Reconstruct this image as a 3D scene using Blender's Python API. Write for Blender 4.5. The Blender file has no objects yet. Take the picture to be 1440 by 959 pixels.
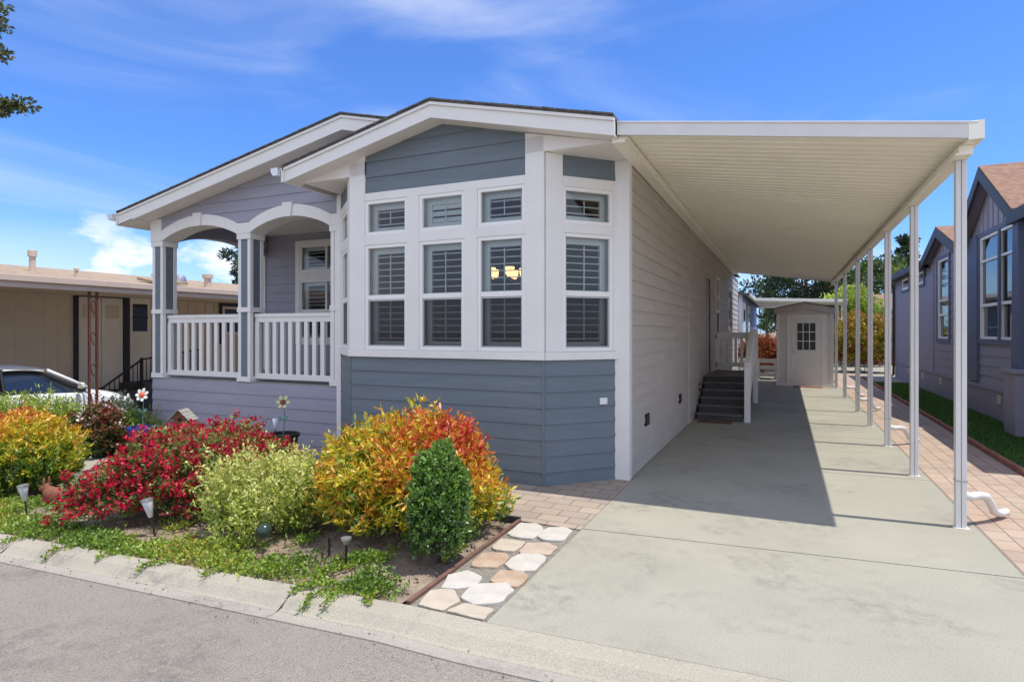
import bpy, bmesh, math, random
import numpy as np
from mathutils import Vector, Matrix
R = math.radians
rnd = random.Random(7)
SC = bpy.context.scene
COL = SC.collection

# ------------------------------------------------------------------ camera
cam_d = bpy.data.cameras.new('camera'); cam = bpy.data.objects.new('camera', cam_d); COL.objects.link(cam)
cam.location = (0, 0, 1.6); cam.rotation_euler = (R(90), 0, R(24.5))
cam_d.sensor_width = 36; cam_d.lens = 36*844/1440; cam_d.shift_y = -13.5/1440
cam_d.clip_start = 0.05; cam_d.clip_end = 3000
SC.camera = cam
# ------------------------------------------------------------------ sun
SUN_ELEV, SUN_AZ = 72.0, 3.0          # azimuth measured from +X towards +Y
sd = bpy.data.lights.new('sun', 'SUN'); sun = bpy.data.objects.new('sun', sd); COL.objects.link(sun)
sd.energy = 2.45; sd.angle = R(0.53); sd.color = (1, .95, .86)
sv = Vector((math.cos(R(SUN_ELEV))*math.cos(R(SUN_AZ)), math.cos(R(SUN_ELEV))*math.sin(R(SUN_AZ)), math.sin(R(SUN_ELEV))))
sun.rotation_euler = sv.to_track_quat('Z', 'Y').to_euler(); sun.location = (30, 5, 60)
# ------------------------------------------------------------------ world
W = bpy.data.worlds.new('World'); SC.world = W; W.use_nodes = True
nt = W.node_tree; nt.nodes.clear()
def N(t, tree=None, **kw):
    n = (tree or nt).nodes.new(t)
    for k, v in kw.items(): setattr(n, k, v)
    return n
L = lambda a, b, tree=None: (tree or nt).links.new(a, b)
out = N('ShaderNodeOutputWorld'); bg = N('ShaderNodeBackground'); bg.inputs['Strength'].default_value = .15
sky = N('ShaderNodeTexSky', sky_type='NISHITA', sun_disc=False)
sky.sun_elevation = R(SUN_ELEV); sky.sun_rotation = R(90-SUN_AZ)
sky.air_density = 1.0; sky.dust_density = .35; sky.ozone_density = 3.0
hsv = N('ShaderNodeMix', data_type='RGBA', blend_type='MULTIPLY'); hsv.inputs[0].default_value = 1; hsv.inputs[7].default_value = (.29, .455, .735, 1)
L(sky.outputs[0], hsv.inputs[6])
tc = N('ShaderNodeTexCoord'); sep = N('ShaderNodeSeparateXYZ'); L(tc.outputs['Generated'], sep.inputs[0])
def M(op, a, b=None, c=None):
    n = N('ShaderNodeMath', operation=op)
    for i, v in enumerate((a, b, c)):
        if v is None: continue
        if isinstance(v, (int, float)): n.inputs[i].default_value = v
        else: L(v, n.inputs[i])
    return n.outputs[0]
def ramp(v, a, b): 
    n = N('ShaderNodeMapRange', interpolation_type='SMOOTHSTEP'); L(v, n.inputs[0])
    n.inputs[1].default_value = a; n.inputs[2].default_value = b
    return n.outputs[0]
zz = M('ADD', sep.outputs[2], .12)
cx = M('DIVIDE', sep.outputs[0], zz); cy = M('DIVIDE', sep.outputs[1], zz)
cmb = N('ShaderNodeMapping'); cmb.inputs['Scale'].default_value = (1.9, 1.9, 6.0); cmb.inputs['Rotation'].default_value = (R(10), R(-12), 0); cmb.inputs['Location'].default_value = (2.3, .6, .9); L(tc.outputs['Generated'], cmb.inputs[0])
cir = N('ShaderNodeTexNoise'); cir.inputs['Scale'].default_value = 1.0; cir.inputs['Detail'].default_value = 6
cir.inputs['Roughness'].default_value = .5; cir.inputs['Distortion'].default_value = .7; L(cmb.outputs[0], cir.inputs['Vector'])
m1 = M('MULTIPLY', ramp(cir.outputs[0], .43, .80), .48)
# cumulus puffs low over the horizon
mp = N('ShaderNodeMapping'); mp.inputs['Scale'].default_value = (5.5, 5.5, 11); mp.inputs['Location'].default_value = (.4, 1.7, .2)
L(tc.outputs['Generated'], mp.inputs[0])
cum = N('ShaderNodeTexNoise'); cum.inputs['Scale'].default_value = 1.6; cum.inputs['Detail'].default_value = 7; cum.inputs['Roughness'].default_value = .55
L(mp.outputs[0], cum.inputs['Vector'])
low = M('MULTIPLY', ramp(sep.outputs[2], .21, .10), ramp(sep.outputs[0], -.45, -.72))
m2 = M('MULTIPLY', ramp(cum.outputs[0], .50, .66), M('MULTIPLY', low, .9))
mx = N('ShaderNodeMix', data_type='RGBA'); L(M('MAXIMUM', m1, m2), mx.inputs[0]); L(hsv.outputs[2], mx.inputs[6]); mx.inputs[7].default_value = (3.6, 3.75, 4.0, 1)
# bright veil added in the unseen sky behind camera, lights the front walls
vn = N('ShaderNodeTexNoise'); vn.inputs['Scale'].default_value = 2.2; vn.inputs['Detail'].default_value = 5; L(tc.outputs['Generated'], vn.inputs['Vector'])
m3 = M('MULTIPLY', ramp(sep.outputs[1], .12, -.30), M('ADD', .35, M('MULTIPLY', ramp(vn.outputs[0], .35, .65), .55)))
mv = N('ShaderNodeMix', data_type='RGBA'); L(m3, mv.inputs[0]); L(mx.outputs[2], mv.inputs[6]); mv.inputs[7].default_value = (4.0, 4.25, 4.9, 1)
L(mv.outputs[2], bg.inputs['Color']); L(bg.outputs[0], out.inputs[0])
SC.view_settings.view_transform = 'Standard'; SC.view_settings.look = 'None'
SC.view_settings.exposure = 1.02; SC.view_settings.gamma = 1

# ------------------------------------------------------------------ materials
def mat(name, color, rough=.6, var=0, vscale=3, bump=0, bscale=60, spec=.4, metal=0, stretch=None, var2=None):
    m = bpy.data.materials.new(name); m.use_nodes = True; t = m.node_tree; b = t.nodes['Principled BSDF']
    b.inputs['Base Color'].default_value = (*color, 1); b.inputs['Roughness'].default_value = rough
    b.inputs['Specular IOR Level'].default_value = spec; b.inputs['Metallic'].default_value = metal
    tcn = N('ShaderNodeTexCoord', t); v = tcn.outputs['Object']
    if stretch:
        mpn = N('ShaderNodeMapping', t); mpn.inputs['Scale'].default_value = stretch; L(v, mpn.inputs[0], t); v = mpn.outputs[0]
    if var:
        n = N('ShaderNodeTexNoise', t); n.inputs['Scale'].default_value = vscale; n.inputs['Detail'].default_value = 7; n.inputs['Roughness'].default_value = .62
        L(v, n.inputs['Vector'], t)
        mr = N('ShaderNodeMapRange', t); mr.inputs[1].default_value = .3; mr.inputs[2].default_value = .7; L(n.outputs[0], mr.inputs[0], t)
        x = N('ShaderNodeMix', t, data_type='RGBA'); L(mr.outputs[0], x.inputs[0], t)
        x.inputs[6].default_value = (*(c*(1-var) for c in color), 1)
        x.inputs[7].default_value = (*(var2 or tuple(min(1, c*(1+var)) for c in color)), 1)
        L(x.outputs[2], b.inputs['Base Color'], t)
    if bump:
        n2 = N('ShaderNodeTexNoise', t); n2.inputs['Scale'].default_value = bscale; n2.inputs['Detail'].default_value = 5; L(v, n2.inputs['Vector'], t)
        bp = N('ShaderNodeBump', t); bp.inputs['Strength'].default_value = bump; bp.inputs['Distance'].default_value = .01
        L(n2.outputs[0], bp.inputs['Height'], t); L(bp.outputs[0], b.inputs['Normal'], t)
    return m
WHITE = mat('white_paint', (.77, .745, .71), .5, .035, 2.5, .06, 40)
PORCH_SHADE = mat('shade_tinted_porch_grey', (.32, .315, .375), .62, .07, 1.4, .25, 30, stretch=(1, 1, 9))  # grey siding paint with the porch's bluish shade mixed into its colour
GRAY = mat('grey_siding_paint', (.52, .465, .41), .62, .08, 1.4, .25, 30, stretch=(1, 1, 9))
BLUE = mat('blue_siding_paint', (.148, .180, .205), .6, .10, 1.4, .25, 30, stretch=(1, 1, 9))
CREAM = mat('cream_metal', (.91, .87, .74), .45, .04, 1.2)
POSTM = mat('white_metal_post', (.68, .66, .63), .42, .05, 4)
VINYL = mat('white_vinyl', (.82, .80, .76), .35)
SHUT = mat('shutter_white', (.84, .86, .84), .45)
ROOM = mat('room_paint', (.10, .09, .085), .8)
SHING = mat('grey_shingle', (.12, .112, .105), .9, .35, 14, .6, 60)
REDSH = mat('red_brown_shingle', (.25, .145, .10), .9, .3, 9, .6, 50)
TANSH = mat('tan_shingle', (.34, .25, .17), .9, .3, 6, .6, 40)
DARK = mat('dark_trim', (.035, .036, .045), .55)
BLACK = mat('black_metal', (.015, .015, .016), .45)
VOID = mat('dark_hollow', (.012, .012, .013), .9)
STEPM = mat('dark_step_paint', (.075, .072, .07), .7, .2, 8)
TREAD = mat('worn_tread_paint', (.15, .14, .135), .75, .2, 6)
RUST = mat('rust_iron', (.11, .04, .026), .8, .4, 12)
TANW = mat('tan_siding', (.70, .565, .41), .7, .05, 2)
TAND = mat('tan_door', (.86, .77, .62), .6, .04, 2)
PINKF = mat('pinkish_fascia', (.60, .47, .37), .6, .05, 3)
LAV = mat('lavender_siding', (.27, .255, .315), .65, .05, 2, .15, 30)
LAVD = mat('slate_blue_paint', (.10, .12, .19), .6)
PERI = mat('periwinkle_siding', (.26, .33, .60), .65, .04, 2)
SHEDM = mat('shed_grey', (.72, .66, .62), .7, .05, 3)
GALV = mat('galvanised', (.62, .62, .62), .3, .1, 8, metal=.8)
BARK = mat('bark', (.11, .08, .06), .9, .35, 10, .8, 20)
TERR = mat('terracotta', (.32, .12, .07), .85, .25, 9, .4, 40)
BLUEP = mat('blue_glaze', (.05, .07, .30), .2)
CARP = mat('white_car_paint', (.78, .79, .82), .18, spec=.6)
TYRE = mat('tyre_rubber', (.02, .02, .02), .85)
CLAY = mat('brown_figurine', (.20, .075, .04), .75, .3, 12, .4, 60)
LENSM = mat('frosted_lens', (.66, .68, .72), .25)
STEEL = mat('steel', (.45, .45, .46), .35, metal=.7)
GREENB = mat('green_gloss', (.03, .05, .04), .2)
ROCK = mat('grey_rock', (.32, .31, .30), .9, .3, 14, .8, 30)
CLOTHY = mat('pale_petal', (.80, .78, .70), .5)
REDP = mat('red_orange_paint', (.70, .10, .04), .4)
YEL = mat('pale_yellow_paint', (.62, .60, .28), .5)
GRNP = mat('blue_green_paint', (.10, .24, .22), .5)
WEATH = mat('weathered_wood', (.30, .28, .25), .9, .3, 10, .5, 40, stretch=(6, 1, 6))
REDW = mat('red_brown_wood', (.16, .085, .062), .8, .25, 9)
EDGEB = mat('red_brick_edging', (.30, .13, .09), .85, .25, 9, .5, 40)
METROOF = mat('pale_metal_roof', (.70, .70, .70), .4)
PALEP = mat('pale_plaster', (.62, .57, .50), .8, .06, 2)
FLAGS = [mat('flagstone_cream', (.46, .39, .30), .85, .14, 7, .5, 35, var2=(.50, .43, .34)),
         mat('flagstone_white', (.47, .44, .385), .85, .12, 7, .5, 35),
         mat('flagstone_pink', (.42, .33, .26), .85, .18, 6, .5, 35),
         mat('flagstone_orange', (.43, .28, .175), .85, .25, 5, .5, 35, var2=(.47, .37, .27))]
def glass(name, tint, boost, rough=0.0):
    m = bpy.data.materials.new(name); m.use_nodes = True; t = m.node_tree; t.nodes.clear()
    o = N('ShaderNodeOutputMaterial', t); tr = N('ShaderNodeBsdfTransparent', t); gl = N('ShaderNodeBsdfGlossy', t); mxs = N('ShaderNodeMixShader', t)
    tr.inputs[0].default_value = (*tint, 1); gl.inputs['Roughness'].default_value = rough
    f = N('ShaderNodeFresnel', t); f.inputs[0].default_value = boost
    L(f.outputs[0], mxs.inputs[0], t); L(tr.outputs[0], mxs.inputs[1], t); L(gl.outputs[0], mxs.inputs[2], t); L(mxs.outputs[0], o.inputs[0], t)
    return m
GLASS = glass('window_glass', (.92, .96, .95), 1.7)
def screen_mat():
    m = bpy.data.materials.new('insect_screen'); m.use_nodes = True; t = m.node_tree; t.nodes.clear()
    o = N('ShaderNodeOutputMaterial', t); tr = N('ShaderNodeBsdfTransparent', t); d = N('ShaderNodeBsdfDiffuse', t); mxs = N('ShaderNodeMixShader', t)
    d.inputs[0].default_value = (.06, .06, .07, 1); mxs.inputs[0].default_value = .42
    L(tr.outputs[0], mxs.inputs[1], t); L(d.outputs[0], mxs.inputs[2], t); L(mxs.outputs[0], o.inputs[0], t); return m
SCREEN = screen_mat()
DGLASS = mat('dark_window_glass', (.02, .022, .026), .04, spec=1.0)
BGLASS = mat('tinted_car_glass', (.015, .02, .03), .04, spec=.9)
def lampmat():
    m = mat('warm_lamp_glass', (.9, .8, .6), .4); b = m.node_tree.nodes['Principled BSDF']
    b.inputs['Emission Color'].default_value = (1, .55, .22, 1); b.inputs['Emission Strength'].default_value = 1.1; return m
LAMP = lampmat()
def leafmat(name, trans=.35, gloss=.06):
    m = bpy.data.materials.new(name); m.use_nodes = True; t = m.node_tree; t.nodes.clear()
    o = N('ShaderNodeOutputMaterial', t); at = N('ShaderNodeAttribute', t, attribute_name='Col')
    d = N('ShaderNodeBsdfDiffuse', t); tl = N('ShaderNodeBsdfTranslucent', t); g = N('ShaderNodeBsdfGlossy', t); g.inputs['Roughness'].default_value = .5
    a = N('ShaderNodeMixShader', t); a.inputs[0].default_value = trans; b = N('ShaderNodeMixShader', t); b.inputs[0].default_value = gloss
    L(at.outputs[0], d.inputs[0], t); L(at.outputs[0], tl.inputs[0], t)
    L(d.outputs[0], a.inputs[1], t); L(tl.outputs[0], a.inputs[2], t); L(a.outputs[0], b.inputs[1], t); L(g.outputs[0], b.inputs[2], t); L(b.outputs[0], o.inputs[0], t)
    return m
LEAF = leafmat('leaf'); LEAFG = leafmat('glossy_leaf', .25, .09); LEAFM = leafmat('petal', .3, .02)

def concrete(name, base, stain, joint=None, sscale=.7, grain=0.):
    m = mat(name, base, .85, .07, 1.1, .22, 110); t = m.node_tree; b = t.nodes['Principled BSDF']
    src = b.inputs['Base Color'].links[0].from_socket; v = [n for n in t.nodes if n.type == 'TEX_COORD'][0].outputs['Object']
    n = N('ShaderNodeTexNoise', t); n.inputs['Scale'].default_value = sscale; n.inputs['Detail'].default_value = 9; n.inputs['Roughness'].default_value = .7; n.inputs['Distortion'].default_value = .3; L(v, n.inputs['Vector'], t)
    mr = N('ShaderNodeMapRange', t, interpolation_type='SMOOTHSTEP'); mr.inputs[1].default_value = .46; mr.inputs[2].default_value = .68; mr.inputs[4].default_value = .95; L(n.outputs[0], mr.inputs[0], t)
    nb = N('ShaderNodeTexNoise', t); nb.inputs['Scale'].default_value = 9 if sscale < 1 else 14; nb.inputs['Detail'].default_value = 8; nb.inputs['Roughness'].default_value = .78; L(v, nb.inputs['Vector'], t)
    mb_ = N('ShaderNodeMapRange', t); mb_.inputs[1].default_value = .42; mb_.inputs[2].default_value = .60; L(nb.outputs[0], mb_.inputs[0], t)
    mm = N('ShaderNodeMath', t, operation='MULTIPLY'); L(mr.outputs[0], mm.inputs[0], t); L(mb_.outputs[0], mm.inputs[1], t)
    x = N('ShaderNodeMix', t, data_type='RGBA'); L(mm.outputs[0], x.inputs[0], t); L(src, x.inputs[6], t); x.inputs[7].default_value = (*stain, 1)
    n2 = N('ShaderNodeTexNoise', t); n2.inputs['Scale'].default_value = 130; n2.inputs['Detail'].default_value = 3; L(v, n2.inputs['Vector'], t)
    mr2 = N('ShaderNodeMapRange', t); mr2.inputs[1].default_value = .3; mr2.inputs[2].default_value = .7; mr2.inputs[3].default_value = .78-grain; mr2.inputs[4].default_value = 1.16+grain; L(n2.outputs[0], mr2.inputs[0], t)
    y = N('ShaderNodeMix', t, data_type='RGBA', blend_type='MULTIPLY'); y.inputs[0].default_value = 1; L(x.outputs[2], y.inputs[6], t); L(mr2.outputs[0], y.inputs[7], t)
    L(y.outputs[2], b.inputs['Base Color'], t); return m
CONC = concrete('driveway_concrete', (.335, .318, .255), (.19, .178, .145))
CURBM = concrete('curb_concrete', (.37, .335, .265), (.22, .205, .175), sscale=1.6)
GUTM = concrete('gutter_concrete', (.345, .315, .265), (.22, .205, .18), sscale=1.3)
ASPH = concrete('asphalt', (.245, .218, .182), (.145, .132, .116), sscale=.8, grain=.16)
SOIL = mat('soil', (.235, .175, .125), .95, .35, 6, 1.0, 45, var2=(.34, .27, .20))
GRAV = mat('joint_gravel', (.23, .21, .175), .95, .4, 60, 1.0, 120)
GRND = mat('ground', (.30, .27, .22), .95, .3, .6)
def paver_mat(name, c1, c2, c3, rot=0, sx=.2, sy=.1):
    m = bpy.data.materials.new(name); m.use_nodes = True; t = m.node_tree; b = t.nodes['Principled BSDF']; b.inputs['Roughness'].default_value = .85
    v = N('ShaderNodeTexCoord', t).outputs['Object']; mpn = N('ShaderNodeMapping', t); mpn.inputs['Rotation'].default_value = (0, 0, rot); L(v, mpn.inputs[0], t)
    br = N('ShaderNodeTexBrick', t); br.inputs['Scale'].default_value = 1; br.inputs['Brick Width'].default_value = sx; br.inputs['Row Height'].default_value = sy
    br.inputs['Mortar Size'].default_value = .005; br.inputs['Mortar Smooth'].default_value = .3; br.inputs['Bias'].default_value = 0
    br.inputs['Color1'].default_value = (*c1, 1); br.inputs['Color2'].default_value = (*c2, 1); br.inputs['Mortar'].default_value = (.13, .11, .09, 1); L(mpn.outputs[0], br.inputs['Vector'], t)
    n = N('ShaderNodeTexNoise', t); n.inputs['Scale'].default_value = 2.2; n.inputs['Detail'].default_value = 6; L(v, n.inputs['Vector'], t)
    x = N('ShaderNodeMix', t, data_type='RGBA'); mr = N('ShaderNodeMapRange', t); mr.inputs[1].default_value = .4; mr.inputs[2].default_value = .7; mr.inputs[4].default_value = .6
    L(n.outputs[0], mr.inputs[0], t); L(mr.outputs[0], x.inputs[0], t); L(br.outputs[0], x.inputs[6], t); x.inputs[7].default_value = (*c3, 1)
    y = N('ShaderNodeMix', t, data_type='RGBA'); L(br.outputs['Fac'], y.inputs[0], t); L(x.outputs[2], y.inputs[6], t); y.inputs[7].default_value = (.15, .125, .10, 1)
    L(y.outputs[2], b.inputs['Base Color'], t)
    bp = N('ShaderNodeBump', t); bp.inputs['Strength'].default_value = .7; bp.inputs['Distance'].default_value = .006; bp.invert = True
    L(br.outputs['Fac'], bp.inputs['Height'], t); L(bp.outputs[0], b.inputs['Normal'], t); return m
PAVR = paver_mat('pink_tan_pavers', (.42, .30, .215), (.33, .245, .19), (.44, .36, .28), R(90), .24, .16)
PAVL = paver_mat('tan_pavers', (.37, .29, .215), (.27, .22, .185), (.40, .33, .26), 0, .26, .17)

# ------------------------------------------------------------------ builders
def tag(o, label=None, cat=None, group=None, kind=None):
    for k, v in (('label', label), ('category', cat), ('group', group), ('kind', kind)):
        if v: o[k] = v
    return o
def empty(name, loc, label, cat, group=None, rz=0):
    o = bpy.data.objects.new(name, None); o.empty_display_size = .2; COL.objects.link(o); o.location = loc; o.rotation_euler = (0, 0, rz)
    return tag(o, label, cat, group)
def origin(o):
    v = Vector(o.location)
    while o.parent: o = o.parent; v = v + o.location
    return v
class MB:
    def __init__(s): s.v = []; s.f = []; s.m = []
    def add(s, vs, fs, mi=0):
        n = len(s.v); s.v += [tuple(v) for v in vs]; s.f += [tuple(i+n for i in f) for f in fs]; s.m += [mi]*len(fs); return s
    def ob(s, O, U, V, Wv, mi=0):           # box from a corner and three edge vectors
        O, U, V, Wv = map(Vector, (O, U, V, Wv)); p = [O+U*a+V*b+Wv*c for c in (0, 1) for b in (0, 1) for a in (0, 1)]
        f = [(0, 2, 3, 1), (4, 5, 7, 6), (0, 1, 5, 4), (2, 6, 7, 3), (0, 4, 6, 2), (1, 3, 7, 5)]
        if U.cross(V).dot(Wv) < 0: f = [tuple(reversed(q)) for q in f]
        return s.add(p, f, mi)
    def box(s, x0, x1, y0, y1, z0, z1, mi=0): return s.ob((x0, y0, z0), (x1-x0, 0, 0), (0, y1-y0, 0), (0, 0, z1-z0), mi)
    def prism(s, pts, ext, mi=0):           # planar polygon extruded by a vector
        ext = Vector(ext); a = [Vector(p) for p in pts]; n = len(a); b = [p+ext for p in a]
        nv = Vector((0, 0, 0))
        for i in range(n): nv += a[i].cross(a[(i+1) % n])
        fs = [tuple(reversed(range(n))), tuple(range(n, 2*n))]+[(i, (i+1) % n, n+(i+1) % n, n+i) for i in range(n)]
        if nv.dot(ext) < 0: fs = [tuple(reversed(q)) for q in fs]
        return s.add(a+b, fs, mi)
    def bar(s, a, b, w, h=None, up=(0, 0, 1), mi=0):
        a, b = Vector(a), Vector(b); d = (b-a); x = d.cross(Vector(up)); x = x.normalized() if x.length > 1e-6 else Vector((1, 0, 0)); y = x.cross(d).normalized(); h = h or w
        return s.ob(a-x*w/2-y*h/2, x*w, y*h, d, mi)
    def tube(s, pts, r, n=8, mi=0, caps=True):
        pts = [Vector(p) for p in pts]; k = len(pts); rs = r if isinstance(r, (list, tuple)) else [r]*k; vs = []; ref = None
        for i, p in enumerate(pts):
            d = (pts[min(i+1, k-1)]-pts[max(i-1, 0)]).normalized()
            if ref is None: ref = Vector((0, 0, 1)) if abs(d.z) < .9 else Vector((1, 0, 0))
            x = (ref-d*ref.dot(d)).normalized(); y = d.cross(x); ref = x
            vs += [p+(x*math.cos(t*2*math.pi/n)+y*math.sin(t*2*math.pi/n))*rs[i] for t in range(n)]
        fs = [(i*n+t, i*n+(t+1) % n, (i+1)*n+(t+1) % n, (i+1)*n+t) for i in range(k-1) for t in range(n)]
        if caps: fs += [tuple(reversed(range(n))), tuple(range((k-1)*n, k*n))]
        return s.add(vs, fs, mi)
    def lathe(s, prof, c, n=20, mi=0): return s.tube([(c[0], c[1], c[2]+z+i*1e-5) for i, (r, z) in enumerate(prof)], [max(r, 1e-4) for r, z in prof], n, mi) if False else s._l(prof, c, n, mi)
    def _l(s, prof, c, n, mi):
        vs = [(c[0]+r*math.cos(t*2*math.pi/n), c[1]+r*math.sin(t*2*math.pi/n), c[2]+z) for r, z in prof for t in range(n)]
        return s.add(vs, [(i*n+t, i*n+(t+1) % n, (i+1)*n+(t+1) % n, (i+1)*n+t) for i in range(len(prof)-1) for t in range(n)], mi)
    def build(s, name, mats, parent=None, bevel=0, smooth=False, loc=None):
        mats = mats if isinstance(mats, (list, tuple)) else [mats]
        o0 = origin(parent) if parent else Vector(loc or (0, 0, 0))
        me = bpy.data.meshes.new(name); me.from_pydata([tuple(Vector(v)-o0) for v in s.v], [], s.f)
        for m in mats: me.materials.append(m)
        if len(mats) > 1: me.polygons.foreach_set('material_index', s.m)
        if smooth: me.polygons.foreach_set('use_smooth', [True]*len(s.f))
        me.update(); o = bpy.data.objects.new(name, me); COL.objects.link(o)
        if parent: o.parent = parent
        elif loc: o.location = loc
        if bevel:
            b = o.modifiers.new('bevel', 'BEVEL'); b.width = bevel; b.segments = 2; b.limit_method = 'ANGLE'; b.angle_limit = R(40)
        return o
def copy_tree(o, parent=None, mp=None):
    c = o.copy(); COL.objects.link(c); c.parent = parent
    for ch in list(o.children): copy_tree(ch, c)
    return c
def clip(poly, z0, z1):
    for sgn, lim in ((1, z0), (-1, -z1)):
        o = []
        for i in range(len(poly)):
            a, b = poly[i], poly[(i+1) % len(poly)]; da, db = sgn*a[1]-lim, sgn*b[1]-lim
            if da >= 0: o.append(a)
            if (da > 0 > db) or (da < 0 < db): t = da/(da-db); o.append((a[0]+(b[0]-a[0])*t, a[1]+(b[1]-a[1])*t))
        poly = o
        if len(poly) < 3: return []
    return poly
def siding(mb, poly, O, U, Nn, ex=.167, z_ref=0., t=.013, mi=0):
    O, U, Nn = Vector(O), Vector(U).normalized(), Vector(Nn).normalized(); Z = Vector((0, 0, 1)); flip = U.cross(Z).dot(Nn) < 0
    zs = [p[1] for p in poly]; k = math.floor((min(zs)-z_ref)/ex)
    while z_ref+k*ex < max(zs)-1e-6:
        za, zb = z_ref+k*ex, z_ref+(k+1)*ex; k += 1; q = clip(poly, za, zb)
        if len(q) < 3: continue
        vs = [O+U*u+Z*z+Nn*(.003+t*(zb-z)/ex) for u, z in q]; f = tuple(range(len(q)))
        mb.add(vs, [f if not flip else tuple(reversed(f))], mi)
        for i in range(len(q)):
            a, b = q[i], q[(i+1) % len(q)]
            if abs(a[1]-za) < 1e-5 and abs(b[1]-za) < 1e-5 and abs(a[0]-b[0]) > 1e-4:
                mb.add([O+U*a[0]+Z*za+Nn*(.003+t), O+U*b[0]+Z*za+Nn*(.003+t), O+U*b[0]+Z*za, O+U*a[0]+Z*za], [(0, 1, 2, 3)], mi)
def siding_holes(mb, u0, u1, z0, z1, holes, *a, **k):
    cuts = sorted({u0, u1, *[h[0] for h in holes], *[h[1] for h in holes]})
    for a0, a1 in zip(cuts, cuts[1:]):
        zz0 = z0
        for h in sorted([h for h in holes if h[0] < (a0+a1)/2 < h[1]], key=lambda h: h[2]):
            if h[2] > zz0: siding(mb, [(a0, zz0), (a1, zz0), (a1, h[2]), (a0, h[2])], *a, **k)
            zz0 = h[3]
        if zz0 < z1: siding(mb, [(a0, zz0), (a1, zz0), (a1, z1), (a0, z1)], *a, **k)
def window(root, O, U, Nn, u0, u1, z0, z1, rail=None, closed=False, shutter=True, fw=.04, frame=VINYL, pane=GLASS, label=None, screen=True, mull=None, bite=1.0):
    O, U, Nn = Vector(O), Vector(U).normalized(), Vector(Nn).normalized(); Z = Vector((0, 0, 1))
    P = lambda u, z, d: O+U*u+Z*z+Nn*d
    bx = lambda mb, a0, a1, b0, b1, d0, d1: mb.ob(P(a0, b0, d0), U*(a1-a0), Z*(b1-b0), Nn*(d1-d0))
    f = MB(); d0, d1 = -.06, .02
    bx(f, u0, u0+fw, z0, z1, d0, d1); bx(f, u1-fw, u1, z0, z1, d0, d1); bx(f, u0+fw, u1-fw, z0, z0+fw, d0, d1); bx(f, u0+fw, u1-fw, z1-fw, z1, d0, d1)
    if rail: bx(f, u0+fw, u1-fw, rail-.028, rail+.028, d0, d1-.004)
    if mull: bx(f, mull-fw/2, mull+fw/2, z0+fw, z1-fw, d0, d1-.002)
    w = f.build('window', frame, root, .004)
    if label: w['label'] = label
    def sheet(a0, a1, b0, b1, d, nm, m):
        s = MB(); s.add([P(a0, b0, d), P(a1, b0, d), P(a1, b1, d), P(a0, b1, d)], [(0, 1, 2, 3) if U.cross(Z).dot(Nn) > 0 else (3, 2, 1, 0)]); return s.build(nm, m, w)
    us = [(u0+fw, u1-fw)] if not mull else [(u0+fw, mull-fw/2), (mull+fw/2, u1-fw)]
    for a0, a1 in us:
        if rail:
            sheet(a0, a1, rail+.028, z1-fw, -.015, 'pane', pane); sheet(a0, a1, z0+fw, rail-.028, -.035, 'pane', pane)
            if screen:
                sheet(a0+.012, a1-.012, z0+fw+.012, rail-.035, -.004, 'insect_screen', SCREEN)
                sf = MB(); e = .014; b0, b1 = z0+fw, rail-.03
                for q in ((a0, a0+e, b0, b1), (a1-e, a1, b0, b1), (a0+e, a1-e, b0, b0+e), (a0+e, a1-e, b1-e, b1)): bx(sf, *q, -.008, .004)
                sf.build('screen_frame', STEEL, w)
        else: sheet(a0, a1, z0+fw, z1-fw, -.015, 'pane', pane)
    if shutter:
        s = MB(); a0, a1, b0, b1 = u0+.005, u1-.005, z0+.005, z1-.005; st = .095; D0, D1 = -.125, -.09
        bx(s, a0, a0+st, b0, b1, D0, D1); bx(s, a1-st, a1, b0, b1, D0, D1); bx(s, a0+st, a1-st, b0, b0+st, D0, D1); bx(s, a0+st, a1-st, b1-st, b1, D0, D1)
        for q in ((u0, u0+.005, z0, z1), (u1-.005, u1, z0, z1), (u0, u1, z0, z0+.005), (u0, u1, z1-.005, z1)): bx(s, *q, -.125, -.062)
        zc = b0+st+.035; ang = R(62 if closed else 3); hd = .031
        while zc < b1-st-.02:
            dv = Nn*math.cos(ang)+Z*math.sin(ang)*-1; nvv = (Z*math.cos(ang)+Nn*math.sin(ang)); c0 = P(a0+st, zc, -.112)
            s.ob(c0-dv*hd-nvv*.005, U*(a1-a0-2*st), dv*hd*2, nvv*.009); zc += .074
        bx(s, (a0+a1)/2-.006, (a0+a1)/2+.006, b0+st+.02, b1-st-.02, -.078, -.068)
        s.build('shutter', SHUT, w)
    return w

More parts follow.
